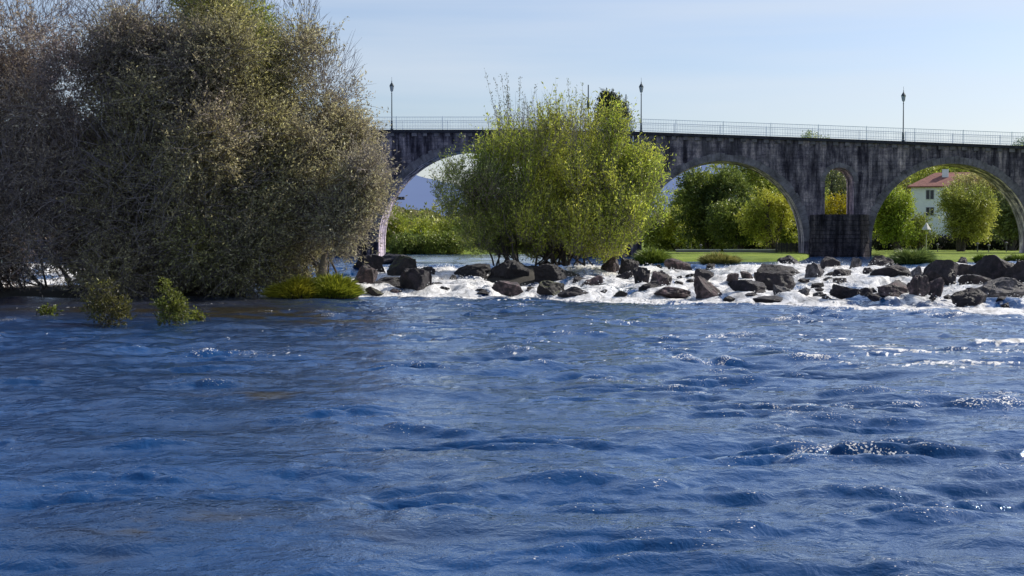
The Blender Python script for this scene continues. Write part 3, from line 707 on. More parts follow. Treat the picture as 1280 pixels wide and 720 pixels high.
# far left, dark and brown, cut by the frame
plant('willow_shrub', 'brown dull leaved willow at the far left, cut by the picture edge', 'shrub', (ground_x(40, 53), 53.5, .1),
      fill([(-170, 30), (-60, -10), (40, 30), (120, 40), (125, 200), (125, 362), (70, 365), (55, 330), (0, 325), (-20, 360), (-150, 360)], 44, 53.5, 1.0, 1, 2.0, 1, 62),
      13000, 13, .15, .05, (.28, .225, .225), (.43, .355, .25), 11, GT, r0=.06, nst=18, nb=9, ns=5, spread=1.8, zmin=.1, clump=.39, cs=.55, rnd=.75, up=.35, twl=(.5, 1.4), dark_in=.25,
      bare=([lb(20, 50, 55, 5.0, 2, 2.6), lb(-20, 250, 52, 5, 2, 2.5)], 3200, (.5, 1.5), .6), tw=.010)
plant('willow_shrub', 'tall olive brown willow in the middle of the thicket, reaching past the top edge', 'shrub', (ground_x(215, 53), 54, .1),
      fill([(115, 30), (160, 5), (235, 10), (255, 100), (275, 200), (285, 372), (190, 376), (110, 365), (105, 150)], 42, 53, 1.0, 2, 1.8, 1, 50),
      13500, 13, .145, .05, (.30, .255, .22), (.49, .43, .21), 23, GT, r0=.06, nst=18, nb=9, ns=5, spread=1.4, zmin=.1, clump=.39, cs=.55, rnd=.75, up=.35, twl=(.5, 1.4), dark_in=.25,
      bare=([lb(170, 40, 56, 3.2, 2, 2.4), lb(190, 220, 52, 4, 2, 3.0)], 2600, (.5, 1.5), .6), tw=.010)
plant('willow_shrub', 'broad brown willow in the right half of the thicket, below the green top', 'shrub', (ground_x(315, 53), 55.5, .1),
      fill([(242, 10), (290, 0), (325, 25), (345, 90), (355, 180), (350, 260), (345, 372), (250, 376), (235, 230), (225, 120)], 34, 53.4, .85, 3, 1.8, 1, 30),
      11500, 13, .14, .05, (.29, .265, .17), (.49, .46, .16), 37, GT, r0=.055, nst=12, nb=8, ns=5, spread=1.0, zmin=.1, tw=.008, clump=.39, cs=.6, rnd=.6, up=.5, twl=(.5, 1.4), dark_in=.25,
      bare=([lb(290, 40, 57, 1.8, 1.5, 2.0)], 900, (.5, 1.1), .9))
plant('willow_shrub', 'green leaved willow top standing out of the brown thicket near the upper edge', 'shrub', (ground_x(300, 56), 56, .1),
      fill([(240, -10), (280, -20), (325, 10), (345, 60), (348, 120), (320, 175), (270, 170), (248, 100)], 24, 54.6, .55, 31, 1.4),
      3000, 12, .14, .05, (.20, .24, .06), (.42, .46, .07), 39, GT, r0=.05, nst=9, nb=7, ns=4, spread=.5, zmin=.1, tw=.008, clump=.42, cs=1.1, rnd=.5, up=.8, twl=(.5, 1.4), dark_in=.4)
plant('willow_shrub', 'grey olive willow at the right end of the thicket, hiding the end of the bridge', 'shrub', (ground_x(385, 53), 54.5, .1),
      fill([(345, 150), (400, 165), (436, 170), (458, 198), (464, 230), (450, 275), (418, 305), (395, 335), (345, 368), (335, 250)], 27, 53.5, .62, 4, 1.4)
      + fill([(345, 150), (340, 60), (375, 40), (405, 70), (440, 110), (445, 165)], 30, 55, .6, 5, 1.0, .22),
      9500, 13, .135, .048, (.33, .29, .24), (.52, .48, .23), 41, GT, r0=.05, nst=16, nb=8, ns=5, spread=.8, zmin=.2, tw=.008, clump=.38, cs=.7, rnd=.65, up=.4, twl=(.5, 1.3), dark_in=.25,
      bare=([lb(400, 110, 55, 1.5, 1.2, 2.3), lb(375, 50, 55, .9, 1, 2.2)], 1100, (.4, 1.0), 1.0))

# low broken trunk at the right foot of the thicket
b = at(404, 345, 53); e = empty('tree_stump', (b[0], b[1], .25), 'pale broken trunk standing beside the grassy mound', 'tree stump')
r_ = np.random.default_rng(5); P = np.array([[0, 0, -.2], [.02, 0, .2], [-.03, 0, .6], [.02, .02, 1.0], [.05, 0, 1.3]]); mb = MB(); mb.tube(P, [.26, .2, .17, .14, .1], 10)
mb.build('trunk', M['bark_pale'], e, smooth=True)
mb = MB(); mb.tube([[0, 0, .8], [-.3, 0, 1.05], [-.5, .05, 1.3]], [.07, .05, .03], 6); mb.build('branch', M['bark_pale'], e, smooth=True)

# bright green shrub in mid rapids
gA, gB = (.30, .39, .05), (.76, .78, .12)
plant('willow_shrub', 'bright yellow green willow on the rocks in front of the bridge', 'shrub', (ground_x(710, 66), 66.5, .95),
      fill([(604, 210), (645, 200), (690, 186), (742, 180), (764, 178), (780, 196), (792, 215), (806, 248), (818, 275), (820, 298), (806, 316), (745, 328), (690, 334), (660, 318), (650, 262), (615, 235)], 24, 66, .46, 6, 1.7)
      + fill([(650, 290), (770, 290), (780, 326), (650, 326)], 22, 64.6, .45, 7, .4, 1.3) + fill([(575, 205), (640, 175), (690, 165), (735, 156), (762, 152), (785, 172), (700, 195), (600, 220)], 18, 66, .42, 8, 1.2, .33)
      + fill([(790, 190), (818, 230), (832, 290), (820, 300), (800, 240)], 15, 66, .38, 9, .8, .4),
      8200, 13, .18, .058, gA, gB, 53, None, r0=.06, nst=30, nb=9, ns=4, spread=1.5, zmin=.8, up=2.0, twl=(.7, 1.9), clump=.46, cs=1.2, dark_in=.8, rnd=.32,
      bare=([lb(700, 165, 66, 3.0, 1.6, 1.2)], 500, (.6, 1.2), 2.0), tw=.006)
plant('willow_shrub', 'added small leaved green shrub, coloured darker for shade, at the left foot of the bright willow', 'shrub', (ground_x(625, 65.5), 65.5, .95),  # second shrub added, its darker leaf colour stands in for the willow's shaded side
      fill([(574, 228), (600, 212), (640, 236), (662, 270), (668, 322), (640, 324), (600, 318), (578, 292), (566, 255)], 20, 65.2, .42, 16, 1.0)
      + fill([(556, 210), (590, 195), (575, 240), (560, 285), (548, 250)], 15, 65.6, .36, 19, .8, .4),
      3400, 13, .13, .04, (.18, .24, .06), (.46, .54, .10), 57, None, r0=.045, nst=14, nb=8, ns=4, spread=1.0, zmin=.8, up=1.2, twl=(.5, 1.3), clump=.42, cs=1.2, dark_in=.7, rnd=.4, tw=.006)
# sparse saplings sticking out of it
def sapling(label, px, pyt, pyb, Y, seed, n=26, w_=.9, cA=(.10, .12, .10), cB=(.17, .19, .10)):
    r = np.random.default_rng(seed); b = at(px, pyb, Y); t = at(px, pyt, Y); b[2] = .9; H_ = t[2]-b[2]
    e = empty('sapling', b, label, 'sapling'); VV = []; FF = []; n0 = 0; LV = []; LT = []
    for i in range(n):
        a = r.normal()*w_*.5; top = np.array([a, r.normal()*.4, H_*r.uniform(.78, 1.0)]); s = np.linspace(0, 1, 10)[:, None]
        P = top*s; P[:, 0] = a*(s[:, 0]**1.6); P += r.normal(size=(10, 3))*.02; V, F = tube(P, np.linspace(.018, .004, 10), 4); VV.append(V); FF.append(F+n0); n0 += len(V)
        m = 110; ss = r.uniform(.55, 1, m); c = np.stack([np.interp(ss, s[:, 0], P[:, q]) for q in range(3)], 1)+r.normal(size=(m, 3))*.05
        D = r.normal(size=(m, 3))*.6+np.array([0, 0, .8]); D /= np.linalg.norm(D, axis=1)[:, None]; S = np.cross(D, r.normal(size=(m, 3))); S /= np.linalg.norm(S, axis=1)[:, None]
        LV.append(np.stack([c, c+D*.05+S*.017, c+D*.11, c+D*.05-S*.017], 1).reshape(-1, 3))
        f = r.random((m, 1)); LT.append(np.repeat(np.array(cA)*(1-f)+np.array(cB)*f, 4, 0))
    mesh_obj('trunk', np.concatenate(VV), np.concatenate(FF), M['twig'], e); LV = np.concatenate(LV)
    mesh_obj('crown', LV, np.arange(len(LV)).reshape(-1, 4), M['leaf'], e, colors=np.concatenate(LT))
sapling('pale sparse sapling rising highest above the left half of the bright shrub', 645, 88, 320, 68, 61, 22, 1.5)
sapling('thin wispy sapling rising above the bright shrub just left of the plain lamp pole', 722, 100, 320, 68, 62, 8, .9, (.12, .15, .06), (.2, .24, .05))
sapling('wispy sapling behind the top centre of the bright shrub', 690, 128, 320, 68, 63, 14, 2.0, (.14, .17, .05), (.24, .27, .05))

# yellowish grassy mound and leafy sprigs at the thicket foot
def blades(C, H_, n, ll, cA, cB, seed, spread_xy, lean=.6, wd=.02, dome=True):
    r = np.random.default_rng(seed); a = r.uniform(0, 2*np.pi, n); q = np.sqrt(r.random(n)); x = spread_xy[0]*q*np.cos(a); y = spread_xy[1]*q*np.sin(a)
    z = H_*np.sqrt(np.maximum(1-q**2, 0))*r.uniform(.2, .9, n)*(.45+1.1*fbm(np.stack([x*2.2+seed, y*2.2, x*0], 1), 2)) if dome else np.zeros(n)
    B = np.stack([x, y, z], 1); out = np.stack([np.cos(a)*q, np.sin(a)*q, q*0], 1)*lean+r.normal(size=(n, 3))*.22; D = out+np.array([0, 0, 1]); D /= np.linalg.norm(D, axis=1)[:, None]
    l = ll*r.uniform(.5, 1.2, n)[:, None]; S = np.cross(D, r.normal(size=(n, 3))); S /= np.linalg.norm(S, axis=1)[:, None]; S *= wd
    M1 = B+D*l*.6; T = B+D*l+np.stack([out[:, 0], out[:, 1], -np.abs(q)*.5], 1)*l*.35
    V = np.stack([B-S, B+S, M1+S*.8, T+S*.1, T-S*.1, M1-S*.8], 1).reshape(-1, 3); i = np.arange(n)[:, None]*6
    F = np.concatenate([i+np.array([[0, 1, 2, 5]]), i+np.array([[5, 2, 3, 4]])]); f = r.random((n, 1)); T_ = (np.array(cA)*(1-f)+np.array(cB)*f)*np.exp(r.normal(size=(n, 1))*.25)
    return V, F, np.repeat(T_, 6, 0)
def tuft(name, label, cat, px, Y, z, H_, sx, n, ll, cA, cB, seed, soil=True, lean=.6, sy=None, wd=.02, group=None):
    x = ground_x(px, Y); e = empty(name, (x, Y, z), label, cat, group); sy = sy or sx*.6
    V, F, T = blades(None, H_, n, ll, cA, cB, seed, (sx, sy), lean, wd); mesh_obj('blades', V, F, M['blade'], e, colors=T)
    P = IV*np.array([sx, sy, H_*.7])*(1+.3*(fbm(IV*2+seed, 3)-.5))[:, None]; mesh_obj('root_clump', P, IF, M['mud'], e, smooth=True)
tuft('grass_mound', 'yellow green grassy mound at the right foot of the thicket', 'grass mound', 372, 51.0, .0, .55, 1.0, 7000, .30, (.22, .22, .02), (.44, .40, .04), 71, sy=.9, lean=1.0, wd=.014)
tuft('grass_mound', 'greener grassy mound beside the brown boulder', 'grass mound', 416, 51.2, .0, .62, .85, 7000, .32, (.15, .19, .02), (.32, .33, .03), 72, sy=.9, lean=1.0, wd=.014)
tuft('grass_tuft', 'bushy green tuft at the right foot of the bright shrub', 'grass', 816, 75, .85, .45, .75, 2600, .5, (.10, .16, .02), (.25, .30, .05), 73)
tuft('grass_tuft', 'golden dry tuft in front of the lawn below the middle arch', 'grass', 900, 77, .82, .32, .95, 2600, .42, (.20, .22, .05), (.38, .33, .11), 74)
tuft('grass_tuft', 'round arching green tuft among the rocks right of the pier', 'grass', 1141, 74.5, .82, .55, .82, 3200, .55, (.09, .15, .03), (.26, .32, .09), 75, lean=.9)
tuft('grass_tuft', 'small green tuft on top of the bank behind the largest black rock', 'grass', 1226, 78, .95, .2, .35, 700, .28, (.10, .17, .02), (.22, .3, .03), 76)
tuft('grass_tuft', 'thin green tuft at the right edge above the last rock', 'grass', 1272, 78, .95, .22, .6, 900, .3, (.09, .14, .02), (.2, .26, .04), 77)

def sprig(label, px, py_t, py_b, Y, wpx, seed, n=240, cA=(.10, .13, .02), cB=(.22, .24, .03)):
    w_ = wpx/FPX*Y; b = at(px, py_b, Y); h_ = at(px, py_t, Y)[2]
    plant('water_plant', label, 'plant', (b[0], Y, 0), [(b[0], Y, h_*.32, w_*.5, w_*.35, h_*.34), (b[0]-w_*.12, Y, h_*.66, w_*.27, w_*.25, h_*.34)], n, 9, .09, .042, cA, cB, seed, r0=.014, nst=9, nb=4, ns=2,
          spread=w_*.25, zmin=.02, twl=(.12, .3), clump=.30, cs=2.5, up=.5, tw=.004, trunk='stem', crown='foliage')
sprig('wide leafy sprig standing in the water in front of the thicket', 137, 350, 407, 34.5, 56, 81, 170, (.07, .06, .025), (.17, .17, .035))
sprig('narrow leafy sprig in the water, right of the wide one', 216, 350, 408, 34.2, 36, 82, 160, (.08, .10, .025), (.18, .20, .035))
sprig('tiny sprig poking from the water at far left', 60, 388, 397, 38.5, 22, 83, 40)
sprig('tiny sprig poking from the water right of the narrow sprig', 246, 394, 403, 36, 14, 84, 30)

# ------------------------------------------------------------------ bridge
BA = math.atan(130/1800); BC, BS = math.cos(BA), math.sin(BA); BY0 = 124.0; BW = 3.8
def bu(px):                       # position along the bridge for a photo column
    t = (px-640)/FPX; return BY0*t/(BC+t*BS)
def bz(px, py):                   # height on the bridge face for a photo pixel
    u = bu(px); Y = BY0-u*BS; return at(px, py, Y)[2]
bridge = empty('bridge', (0, BY0, 0), 'old dark stone arch bridge spanning the river', 'bridge', rz=-BA)
deck_u = [-120, bu(450), bu(640), bu(780), bu(1020), bu(1280), 90]
deck_z = [bz(450, 166)-1.0, bz(450, 166), bz(640, 166), bz(780, 168), bz(1020, 176.5), bz(1280, 186.5), bz(1280, 186.5)-1.2]
def dz(u): return float(np.interp(u, deck_u, deck_z))
S = BY0/FPX
BIG = [(bu(587), bz(587, 303), 115*S), (bu(903), bz(903, 302), 99.5*S), (bu(1189), bz(1189, 303), 96*S)]
BIG = [(bu(587)-2*115*S-6.9, bz(587, 303), 112*S)]+BIG+[(bu(1189)+2*96*S+6.2, bz(1189, 303), 92*S)]
SMALL = []
for a, b in zip(BIG[:-1], BIG[1:]):
    um = ((a[0]+a[2])+(b[0]-b[2]))/2; SMALL.append((um, bz(1048, 226), 1.2))
SMALL[2] = (bu(1048.5), bz(1048, 227), 17.5*S)
SMALL[1] = (SMALL[1][0], bz(1048, 222), 17.5*S)
outline = []
u0, u1 = -120, 90; zb = -1.5
pts = [(u0, zb)]
allA = sorted([(c, z, r_, 's') for c, z, r_ in SMALL]+[(c, z, r_, 'b') for c, z, r_ in BIG])
for c, z, r_, k in allA:
    pts.append((c-r_, zb))
    for i in range(41):
        a = math.pi*(1-i/40); pts.append((c+r_*math.cos(a), z+r_*math.sin(a)))
    pts.append((c+r_, zb))
pts.append((u1, zb))
top = [(u, dz(u)) for u in np.linspace(u1, u0, 60)]
poly = pts+top; n = len(poly)
V = [(u, 0, z) for u, z in poly]+[(u, BW, z) for u, z in poly]
F = [tuple(range(n)), tuple(range(2*n-1, n-1, -1))]+[(i, i+n, (i+1) % n+n, (i+1) % n) for i in range(n)]
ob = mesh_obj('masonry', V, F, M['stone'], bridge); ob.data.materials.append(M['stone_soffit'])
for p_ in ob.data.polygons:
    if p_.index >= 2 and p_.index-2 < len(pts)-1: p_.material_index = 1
# stone ring round every arch
for c, z, r_, k in allA:
    th = .62 if k == 'b' else .4; nst = int(math.pi*r_/.36); rr_ = np.random.default_rng(int(c*10) % 999)
    for side in (0, 1):
        mb = MB()
        for i in range(nst):
            a0 = math.pi*(i+.03)/nst; a1 = math.pi*(i+.97)/nst; t1 = th*rr_.uniform(.85, 1.12); pr = .035+rr_.uniform(0, .035)
            y0, y1 = (-pr, .05) if side == 0 else (BW-.05, BW+pr); ri = r_-.004; P = []
            for zz in (ri, r_+t1):
                for yy in (y0, y1):
                    for a in (a0, a1): P.append((c+zz*math.cos(a), yy, z+zz*math.sin(a)))
            mb.hexa(P)
        mb.build('arch_ring', M['stone_ring'], bridge)
# cornice and deck
def strip(name, y0, y1, dz0, dz1, mat):
    us = np.linspace(u0, u1, 121); mb = MB()
    V = []; F = []
    for u in us:
        z = dz(u); V += [(u, y0, z+dz0), (u, y1, z+dz0), (u, y1, z+dz1), (u, y0, z+dz1)]
    for i in range(len(us)-1):
        b = i*4; F += [(b, b+4, b+5, b+1), (b+1, b+5, b+6, b+2), (b+2, b+6, b+7, b+3), (b+3, b+7, b+4, b)]
    F += [(0, 1, 2, 3), (b+7, b+6, b+5, b+4)]
    return mesh_obj(name, V, F, mat, bridge)
strip('cornice', -.22, .30, -.002, .26, M['cornice']); strip('cornice', BW-.30, BW+.22, -.002, .26, M['cornice'])
strip('roadway', .302, BW-.302, -.05, .12, M['asphalt'])
r_ = np.random.default_rng(4); u = bu(432)
for k in range(64):
    z = dz(u); mb = MB(); mb.box(u, u+.42*r_.uniform(.8, 1.1), -.12, .02, z-.30, z-.004); mb.build('corbel', M['stone_ring'], bridge); u += .97
# cutwaters at the feet of the piers
for k, (c, z, r_) in enumerate(SMALL):
    hw = 35*S; zt = bz(1050, 268) if k != 0 else bz(1050, 268); mb = MB()
    rc = np.random.default_rng(k+3); zc = [-1.5]
    while zc[-1] < zt-.45: zc.append(zc[-1]+rc.uniform(.30, .42))
    zc[-1] = zt; steps = [(a_, b_-.025, hw+.035*(zt-b_)+rc.uniform(-.05, .05), 1.6+.05*(zt-b_)+rc.uniform(-.05, .05)) for a_, b_ in zip(zc[:-1], zc[1:])]
    steps += [(a_-.03, a_+.002, hw-.09, 1.45) for a_ in zc[1:-1]]
    for z0, z1, h_, pr in steps:
        plan = [(c-h_, -.3), (c-h_*.62, -pr), (c+h_*.62, -pr), (c+h_, -.3), (c+h_, BW+.3), (c, BW+pr+1), (c-h_, BW+.3)]
        m_ = len(plan); V = [(x, y, z0) for x, y in plan]+[(x, y, z1) for x, y in plan]
        mb.add(V, [tuple(range(m_))[::-1], tuple(range(m_, 2*m_))]+[(i, (i+1) % m_, (i+1) % m_+m_, i+m_) for i in range(m_)])
    mb.build('cutwater', M['stone_dark'], bridge)
# downpipe and spout
mb = MB(); x = bu(791); z = dz(x); mb.tube([[x, -.12, z-.1], [x, -.12, z-1.25]], .05, 8); mb.build('drainpipe', M['white'], bridge)
mb = MB(); x = bu(505); mb.box(x-.5, x+.05, -.65, .1, bz(505, 248)-.12, bz(505, 248)+.12); mb.build('water_spout', M['cornice'], bridge)

# railings: posts and panels
def railing(yy, label):
    e = empty('railing', (0, BY0, 0), label, 'railing', 'railings of the bridge', rz=-BA)
    us = np.arange(u0+2, u1-4, 4.0)
    for u in us:
        z = dz(u)+.26; mb = MB(); mb.box(u-.024, u+.024, yy-.024, yy+.024, z, z+1.16); mb.build('post', M['rail'], e)
        mb = MB(); ua, ub = u+.04, u+3.96; za, zb_ = dz(ua)+.26, dz(ub)+.26
        def bar(z0, h_, d=.02):
            mb.hexa([(ua, yy-d, za+z0), (ub, yy-d, zb_+z0), (ua, yy+d, za+z0), (ub, yy+d, zb_+z0), (ua, yy-d, za+z0+h_), (ub, yy-d, zb_+z0+h_), (ua, yy+d, za+z0+h_), (ub, yy+d, zb_+z0+h_)])
        bar(1.08, .035, .02); bar(.10, .035); bar(.62, .02, .012)
        for v in np.arange(ua+.1, ub, .14):
            z = dz(v)+.26; mb.box(v-.007, v+.007, yy-.007, yy+.007, z+.137, z+1.078)
        mb.build('railing_panel', M['rail'], e)
railing(.02, 'slim metal railing on the near side of the bridge'); railing(BW-.02, 'slim metal railing on the far side of the bridge')

def lamp(px, py_top, yy, label, full=True, Y=None, name='street_lamp'):
    if Y is None:
        u = bu(px) if yy < 1 else bu(px); base = (u*BC+yy*BS, BY0-u*BS+yy*BC, dz(u)+.26); Yd = BY0-u*BS
    else:
        base = (ground_x(px, Y), Y, 1.2); Yd = Y
    H_ = at(px, py_top, Yd)[2]-base[2]
    e = empty(name, base, label, 'street lamp', 'lamps on the bridge' if full else None)
    mb = MB()
    if full:
        zt = H_-.72; mb.lathe([(.14, 0), (.14, .12), (.10, .18), (.085, .7), (.10, .74), (.05, .8), (.038, zt-.75), (.06, zt-.72), (.035, zt-.66), (.03, zt-.55)]); mb.build('pole', M['iron'], e, smooth=False)
        mb = MB(); b = zt-.55; mb.lathe([(.05, b), (.10, b+.05), (.165, b+.44), (.19, b+.47)], n=8); l = mb.build('lantern', M['glass'], e)
        mb = MB(); mb.lathe([(.21, b+.472), (.20, b+.52), (.13, b+.66), (.07, b+.74), (.04, b+.80), (.02, b+.86), (.045, b+.90), (.012, b+.96), (.01, H_)], n=8); mb.build('cap', M['iron'], l)
        mb = MB()
        for k in range(8):
            a = k*math.pi/4+.39; mb.tube([[.10*math.cos(a), .10*math.sin(a), b+.05], [.185*math.cos(a), .185*math.sin(a), b+.47]], .012, 4)
        mb.build('frame', M['iron'], l)
    else:
        mb.lathe([(.12, 0), (.09, H_*.5), (.075, H_*.62), (.13, H_*.63), (.13, H_*.66), (.06, H_*.68), (.055, H_*.86), (.12, H_*.865), (.14, H_*.90), (.06, H_*.91), (.05, H_)], n=8); mb.build('pole', M['iron'], e)
lamp(490, 96, .12, 'ornate street lamp on the bridge beside the thicket')
lamp(801, 97, .12, 'ornate street lamp on the bridge just right of the bright shrub')
lamp(1128, 108, .12, 'ornate street lamp on the bridge above the pier with the small arch')
lamp(735, 106, 0, 'plain dark lamp pole seen over the bridge left of the dark treetop', False, Y=140, name='lamp_pole')
lamp(782, 118, 0, 'plain dark lamp pole seen over the bridge right of the dark treetop', False, Y=140, name='lamp_pole')

# ------------------------------------------------------------------ far bank
def tree(label, px, Y, py_base_top, lobes, cA, cB, seed, n=1500, ll=.3, r0=.2, nst=8, group='trees on the far bank', name='tree', **kw):
    x = ground_x(px, Y); z = lawn_z(x, Y) if Y > 84 else .9
    k_ = dict(clump=.40, cs=.45, twl=(.4, .9), up=.3, dark_in=.5, jit=.3); k_.update(kw)
    return plant(name, label, 'tree', (x, Y, z-.05), lobes, n, 9, ll, ll*.45, cA, cB, seed, group, r0=r0, nst=nst, nb=4, ns=1, spread=0, mat='leaf_far', twigs=False, reach=.16, **k_)
dk = ((.09, .14, .04), (.33, .39, .07)); md = ((.22, .29, .05), (.54, .56, .09)); yl_ = ((.32, .38, .05), (.64, .64, .09)); au = ((.42, .38, .16), (.70, .64, .24))
tree('dark broad tree filling the middle arch at left centre', 885, 142, 0, lobed(893, 262, 142, 3.6, 4.0, 26, 7)+lobed(862, 288, 142, 2.0, 1.8, 8, 8), *dk, 201, 3000)
tree('tall olive tree behind the middle arch, top centre', 915, 158, 0, lobed(930, 240, 158, 5.2, 4.0, 26, 6), *md, 202, 2800)
tree('light green young willow in the middle arch', 965, 132, 0, lobed(962, 272, 132, 2.4, 2.2, 20, 4, .34)+lobed(975, 295, 132, 1.6, 1.2, 6, 5), *yl_, 203, 1300, ll=.22)
tree('dark tree at the right foot of the middle arch', 998, 146, 0, [lb(998, 262, 146, 3.0, 3, 3.2), lb(985, 290, 146, 2.6, 2.4, 2.0)], *md, 204, 1800)
tree('green tree seen through the middle arch at its left edge', 845, 150, 0, [lb(845, 284, 150, 2.3, 2.5, 1.6), lb(826, 292, 150, 2.2, 2, 1.6)], *md, 205, 1500)
tree('dark tree between the two trunks under the middle arch', 925, 137, 0, [lb(925, 278, 137, 3.0, 2.5, 1.9)], *dk, 206, 1500)
tree('grey green tree seen through the small arch', 1046, 160, 0, [lb(1040, 228, 160, 2.4, 2, 2.2, .8), lb(1055, 250, 160, 2.6, 2, 2.0)], (.13, .16, .10), (.28, .30, .11), 207, 700)
tree('bright yellow shrub seen through the small arch', 1046, 140, 0, [lb(1046, 262, 140, 1.8, 1.6, 1.1), lb(1046, 285, 140, 2.2, 1.8, 1.4)], (.3, .27, .015), (.5, .42, .02), 208, 900, ll=.24, group=None)
tree('mid green tree filling the gap behind the dark tree in the middle arch', 870, 165, 0, lobed(868, 272, 165, 3.4, 2.6, 18, 12), *md, 221, 1800)
tree('olive tree behind the right foot of the middle arch', 985, 170, 0, lobed(985, 252, 170, 4.0, 4.2, 22, 13), (.15, .2, .05), (.38, .42, .08), 222, 2200)
tree('low leafy tree hiding the foot of the white house', 1152, 142, 0, lobed(1152, 290, 142, 2.0, 1.35, 14, 15, .45), (.16, .21, .04), (.36, .40, .07), 224, 1100, ll=.22)
tree('soft green tree behind the house side of the right arch', 1105, 175, 0, lobed(1100, 262, 175, 3.4, 3.6, 18, 14), *md, 223, 1800)
tree('fresh green tree in the left of the right arch', 1122, 133, 0, lobed(1116, 268, 133, 1.7, 2.3, 16, 2, .38)+lobed(1135, 288, 133, 1.1, .8, 6, 3), (.24, .34, .04), (.50, .58, .07), 209, 1500, ll=.24)
tree('large round yellow green willow in the right arch', 1200, 136, 0, lobed(1208, 268, 136, 2.9, 2.5, 26, 1, .32), (.27, .32, .06), (.58, .58, .13), 210, 2600, ll=.22)
tree('green treetops rising behind the red roofed house', 1200, 222, 0, [lb(1175, 226, 222, 4.5, 4, 2.5), lb(1215, 222, 222, 5, 4, 3), lb(1240, 235, 222, 5, 4, 4)], *md, 220, 2600, ll=.4)
tree('autumn brown tree behind the round willow', 1228, 165, 0, [lb(1225, 236, 165, 3.4, 3, 1.8), lb(1245, 250, 165, 3.2, 3, 2.4)], *au, 211, 2000)
tree('dull green tree in the right end of the right arch', 1262, 150, 0, [lb(1262, 270, 150, 3.2, 2.6, 2.4), lb(1285, 262, 150, 3.2, 2.6, 2.8)], (.14, .18, .07), (.32, .36, .11), 212, 2000)
tree('tree with a round top peeping over the bridge above the small arch', 1018, 200, 0, [lb(1018, 178, 200, 1.9, 2, 1.2), lb(1018, 215, 200, 4, 3, 4)], *md, 213, 1800, group=None)
tree('small tree top over the railing at the right edge', 1277, 195, 0, [lb(1278, 186, 195, 1.5, 2, .9), lb(1278, 225, 195, 4, 3, 4.2)], *dk, 214, 1500, group=None)
tree('dark narrow evergreen rising over the bridge behind the bright shrub', 765, 140, 0, [lb(761, 129, 140, .75, .7, .9, 6), lb(766, 143, 140, 1.3, 1.1, 1.3, 4), lb(765, 160, 140, 1.7, 1.5, 1.6, 3), lb(766, 185, 140, 2.0, 2, 2.2), lb(765, 235, 140, 2.2, 2, 4.0, .4)], (.03, .045, .03), (.085, .10, .045), 215, 4200, ll=.22, group=None, clump=.33)
# yellow shrubs on the bank through the left arch
for i, (px, py, Y, rx_, rz_, ca, cb, lab) in enumerate([
    (497, 295, 152, 1.7, 1.15, *yl_, 'yellow green bush beside the left pier of the left arch'),
    (522, 295, 156, 1.9, 1.4, *yl_, 'broad yellow green bush in the middle of the left arch'),
    (512, 309, 149, 2.3, .65, *dk, 'low dark bush at the water in the left arch'),
    (548, 297, 160, 2.2, 1.2, *yl_, 'yellow green bush right of the broad one in the left arch'),
    (556, 309, 149, 2.2, .7, *md, 'low green bush at the water by the bright shrub edge'),
    (576, 296, 158, 2.4, 1.4, *md, 'green bush in the left arch behind the bright shrub')]):
    x = ground_x(px, Y); plant('bush', lab, 'bush', (x, Y, 1.0), lobed(px, py, Y, rx_*1.1, rz_*1.2, 9, i+40, .5)+[lb(px-6, py+8, Y, rx_*.8, 1.5, rz_*.7)], 1000, 9, .26, .12, ca, cb, 230+i, 'bushes seen through the left arch', r0=.06, nst=5, nb=4, ns=2, spread=0, mat='leaf_far', twigs=False, clump=.3, dark_in=.6, trunk='stems')
# far woods as one mass
V, F, T, _ = foliage([(x, 230+random.uniform(-12, 12), random.uniform(2.5, 5), 9, 6, random.uniform(3.5, 6.5)) for x in np.arange(-75, 10, 7)]+[(x, 245+random.uniform(-12, 12), random.uniform(6, 9), 9, 6, random.uniform(6, 9)) for x in np.arange(44, 95, 8)],
                     11000, 9, .6, .3, (.14, .17, .05), (.42, .42, .10), 260, clump=.35, cs=.12, twl=(.8, 1.8), dark_in=.6)
tag(mesh_obj('woodland', V, F, M['leaf_far'], colors=T), 'mixed green woodland far behind the bridge', 'woods', kind='stuff')

# hedge, low walls, fence behind the lawn
def hedge(label, px0, px1, Y, z1, seed, cA, cB, n=1400):
    x0, x1 = ground_x(px0, Y), ground_x(px1, Y); zb = lawn_z((x0+x1)/2, Y); k = max(2, int((x1-x0)/2)); h_ = z1-zb
    plant('hedge', label, 'hedge', ((x0+x1)/2, Y, zb), [(x, Y, zb+h_*.5, 1.5, 1.0, h_*.55) for x in np.linspace(x0+.8, x1-.8, k)], n, 9, .22, .11, cA, cB, seed, r0=.05, nst=k*2, nb=3, ns=1, mat='leaf_far', twigs=False,
          clump=.28, dark_in=.5, bases=[(x, Y, zb-.1) for x in np.linspace(x0+.8, x1-.8, k*2)], trunk='stems', crown='foliage', twl=(.2, .5))
hedge('dark tall hedge behind the lawn in the right arch', 1098, 1290, 158, at(1190, 297, 158)[2], 270, (.02, .028, .02), (.045, .05, .03), 3600)
hedge('dark hedge behind the lawn in the middle arch', 835, 1012, 172, at(900, 300, 172)[2], 271, (.025, .035, .02), (.06, .075, .025), 3000)
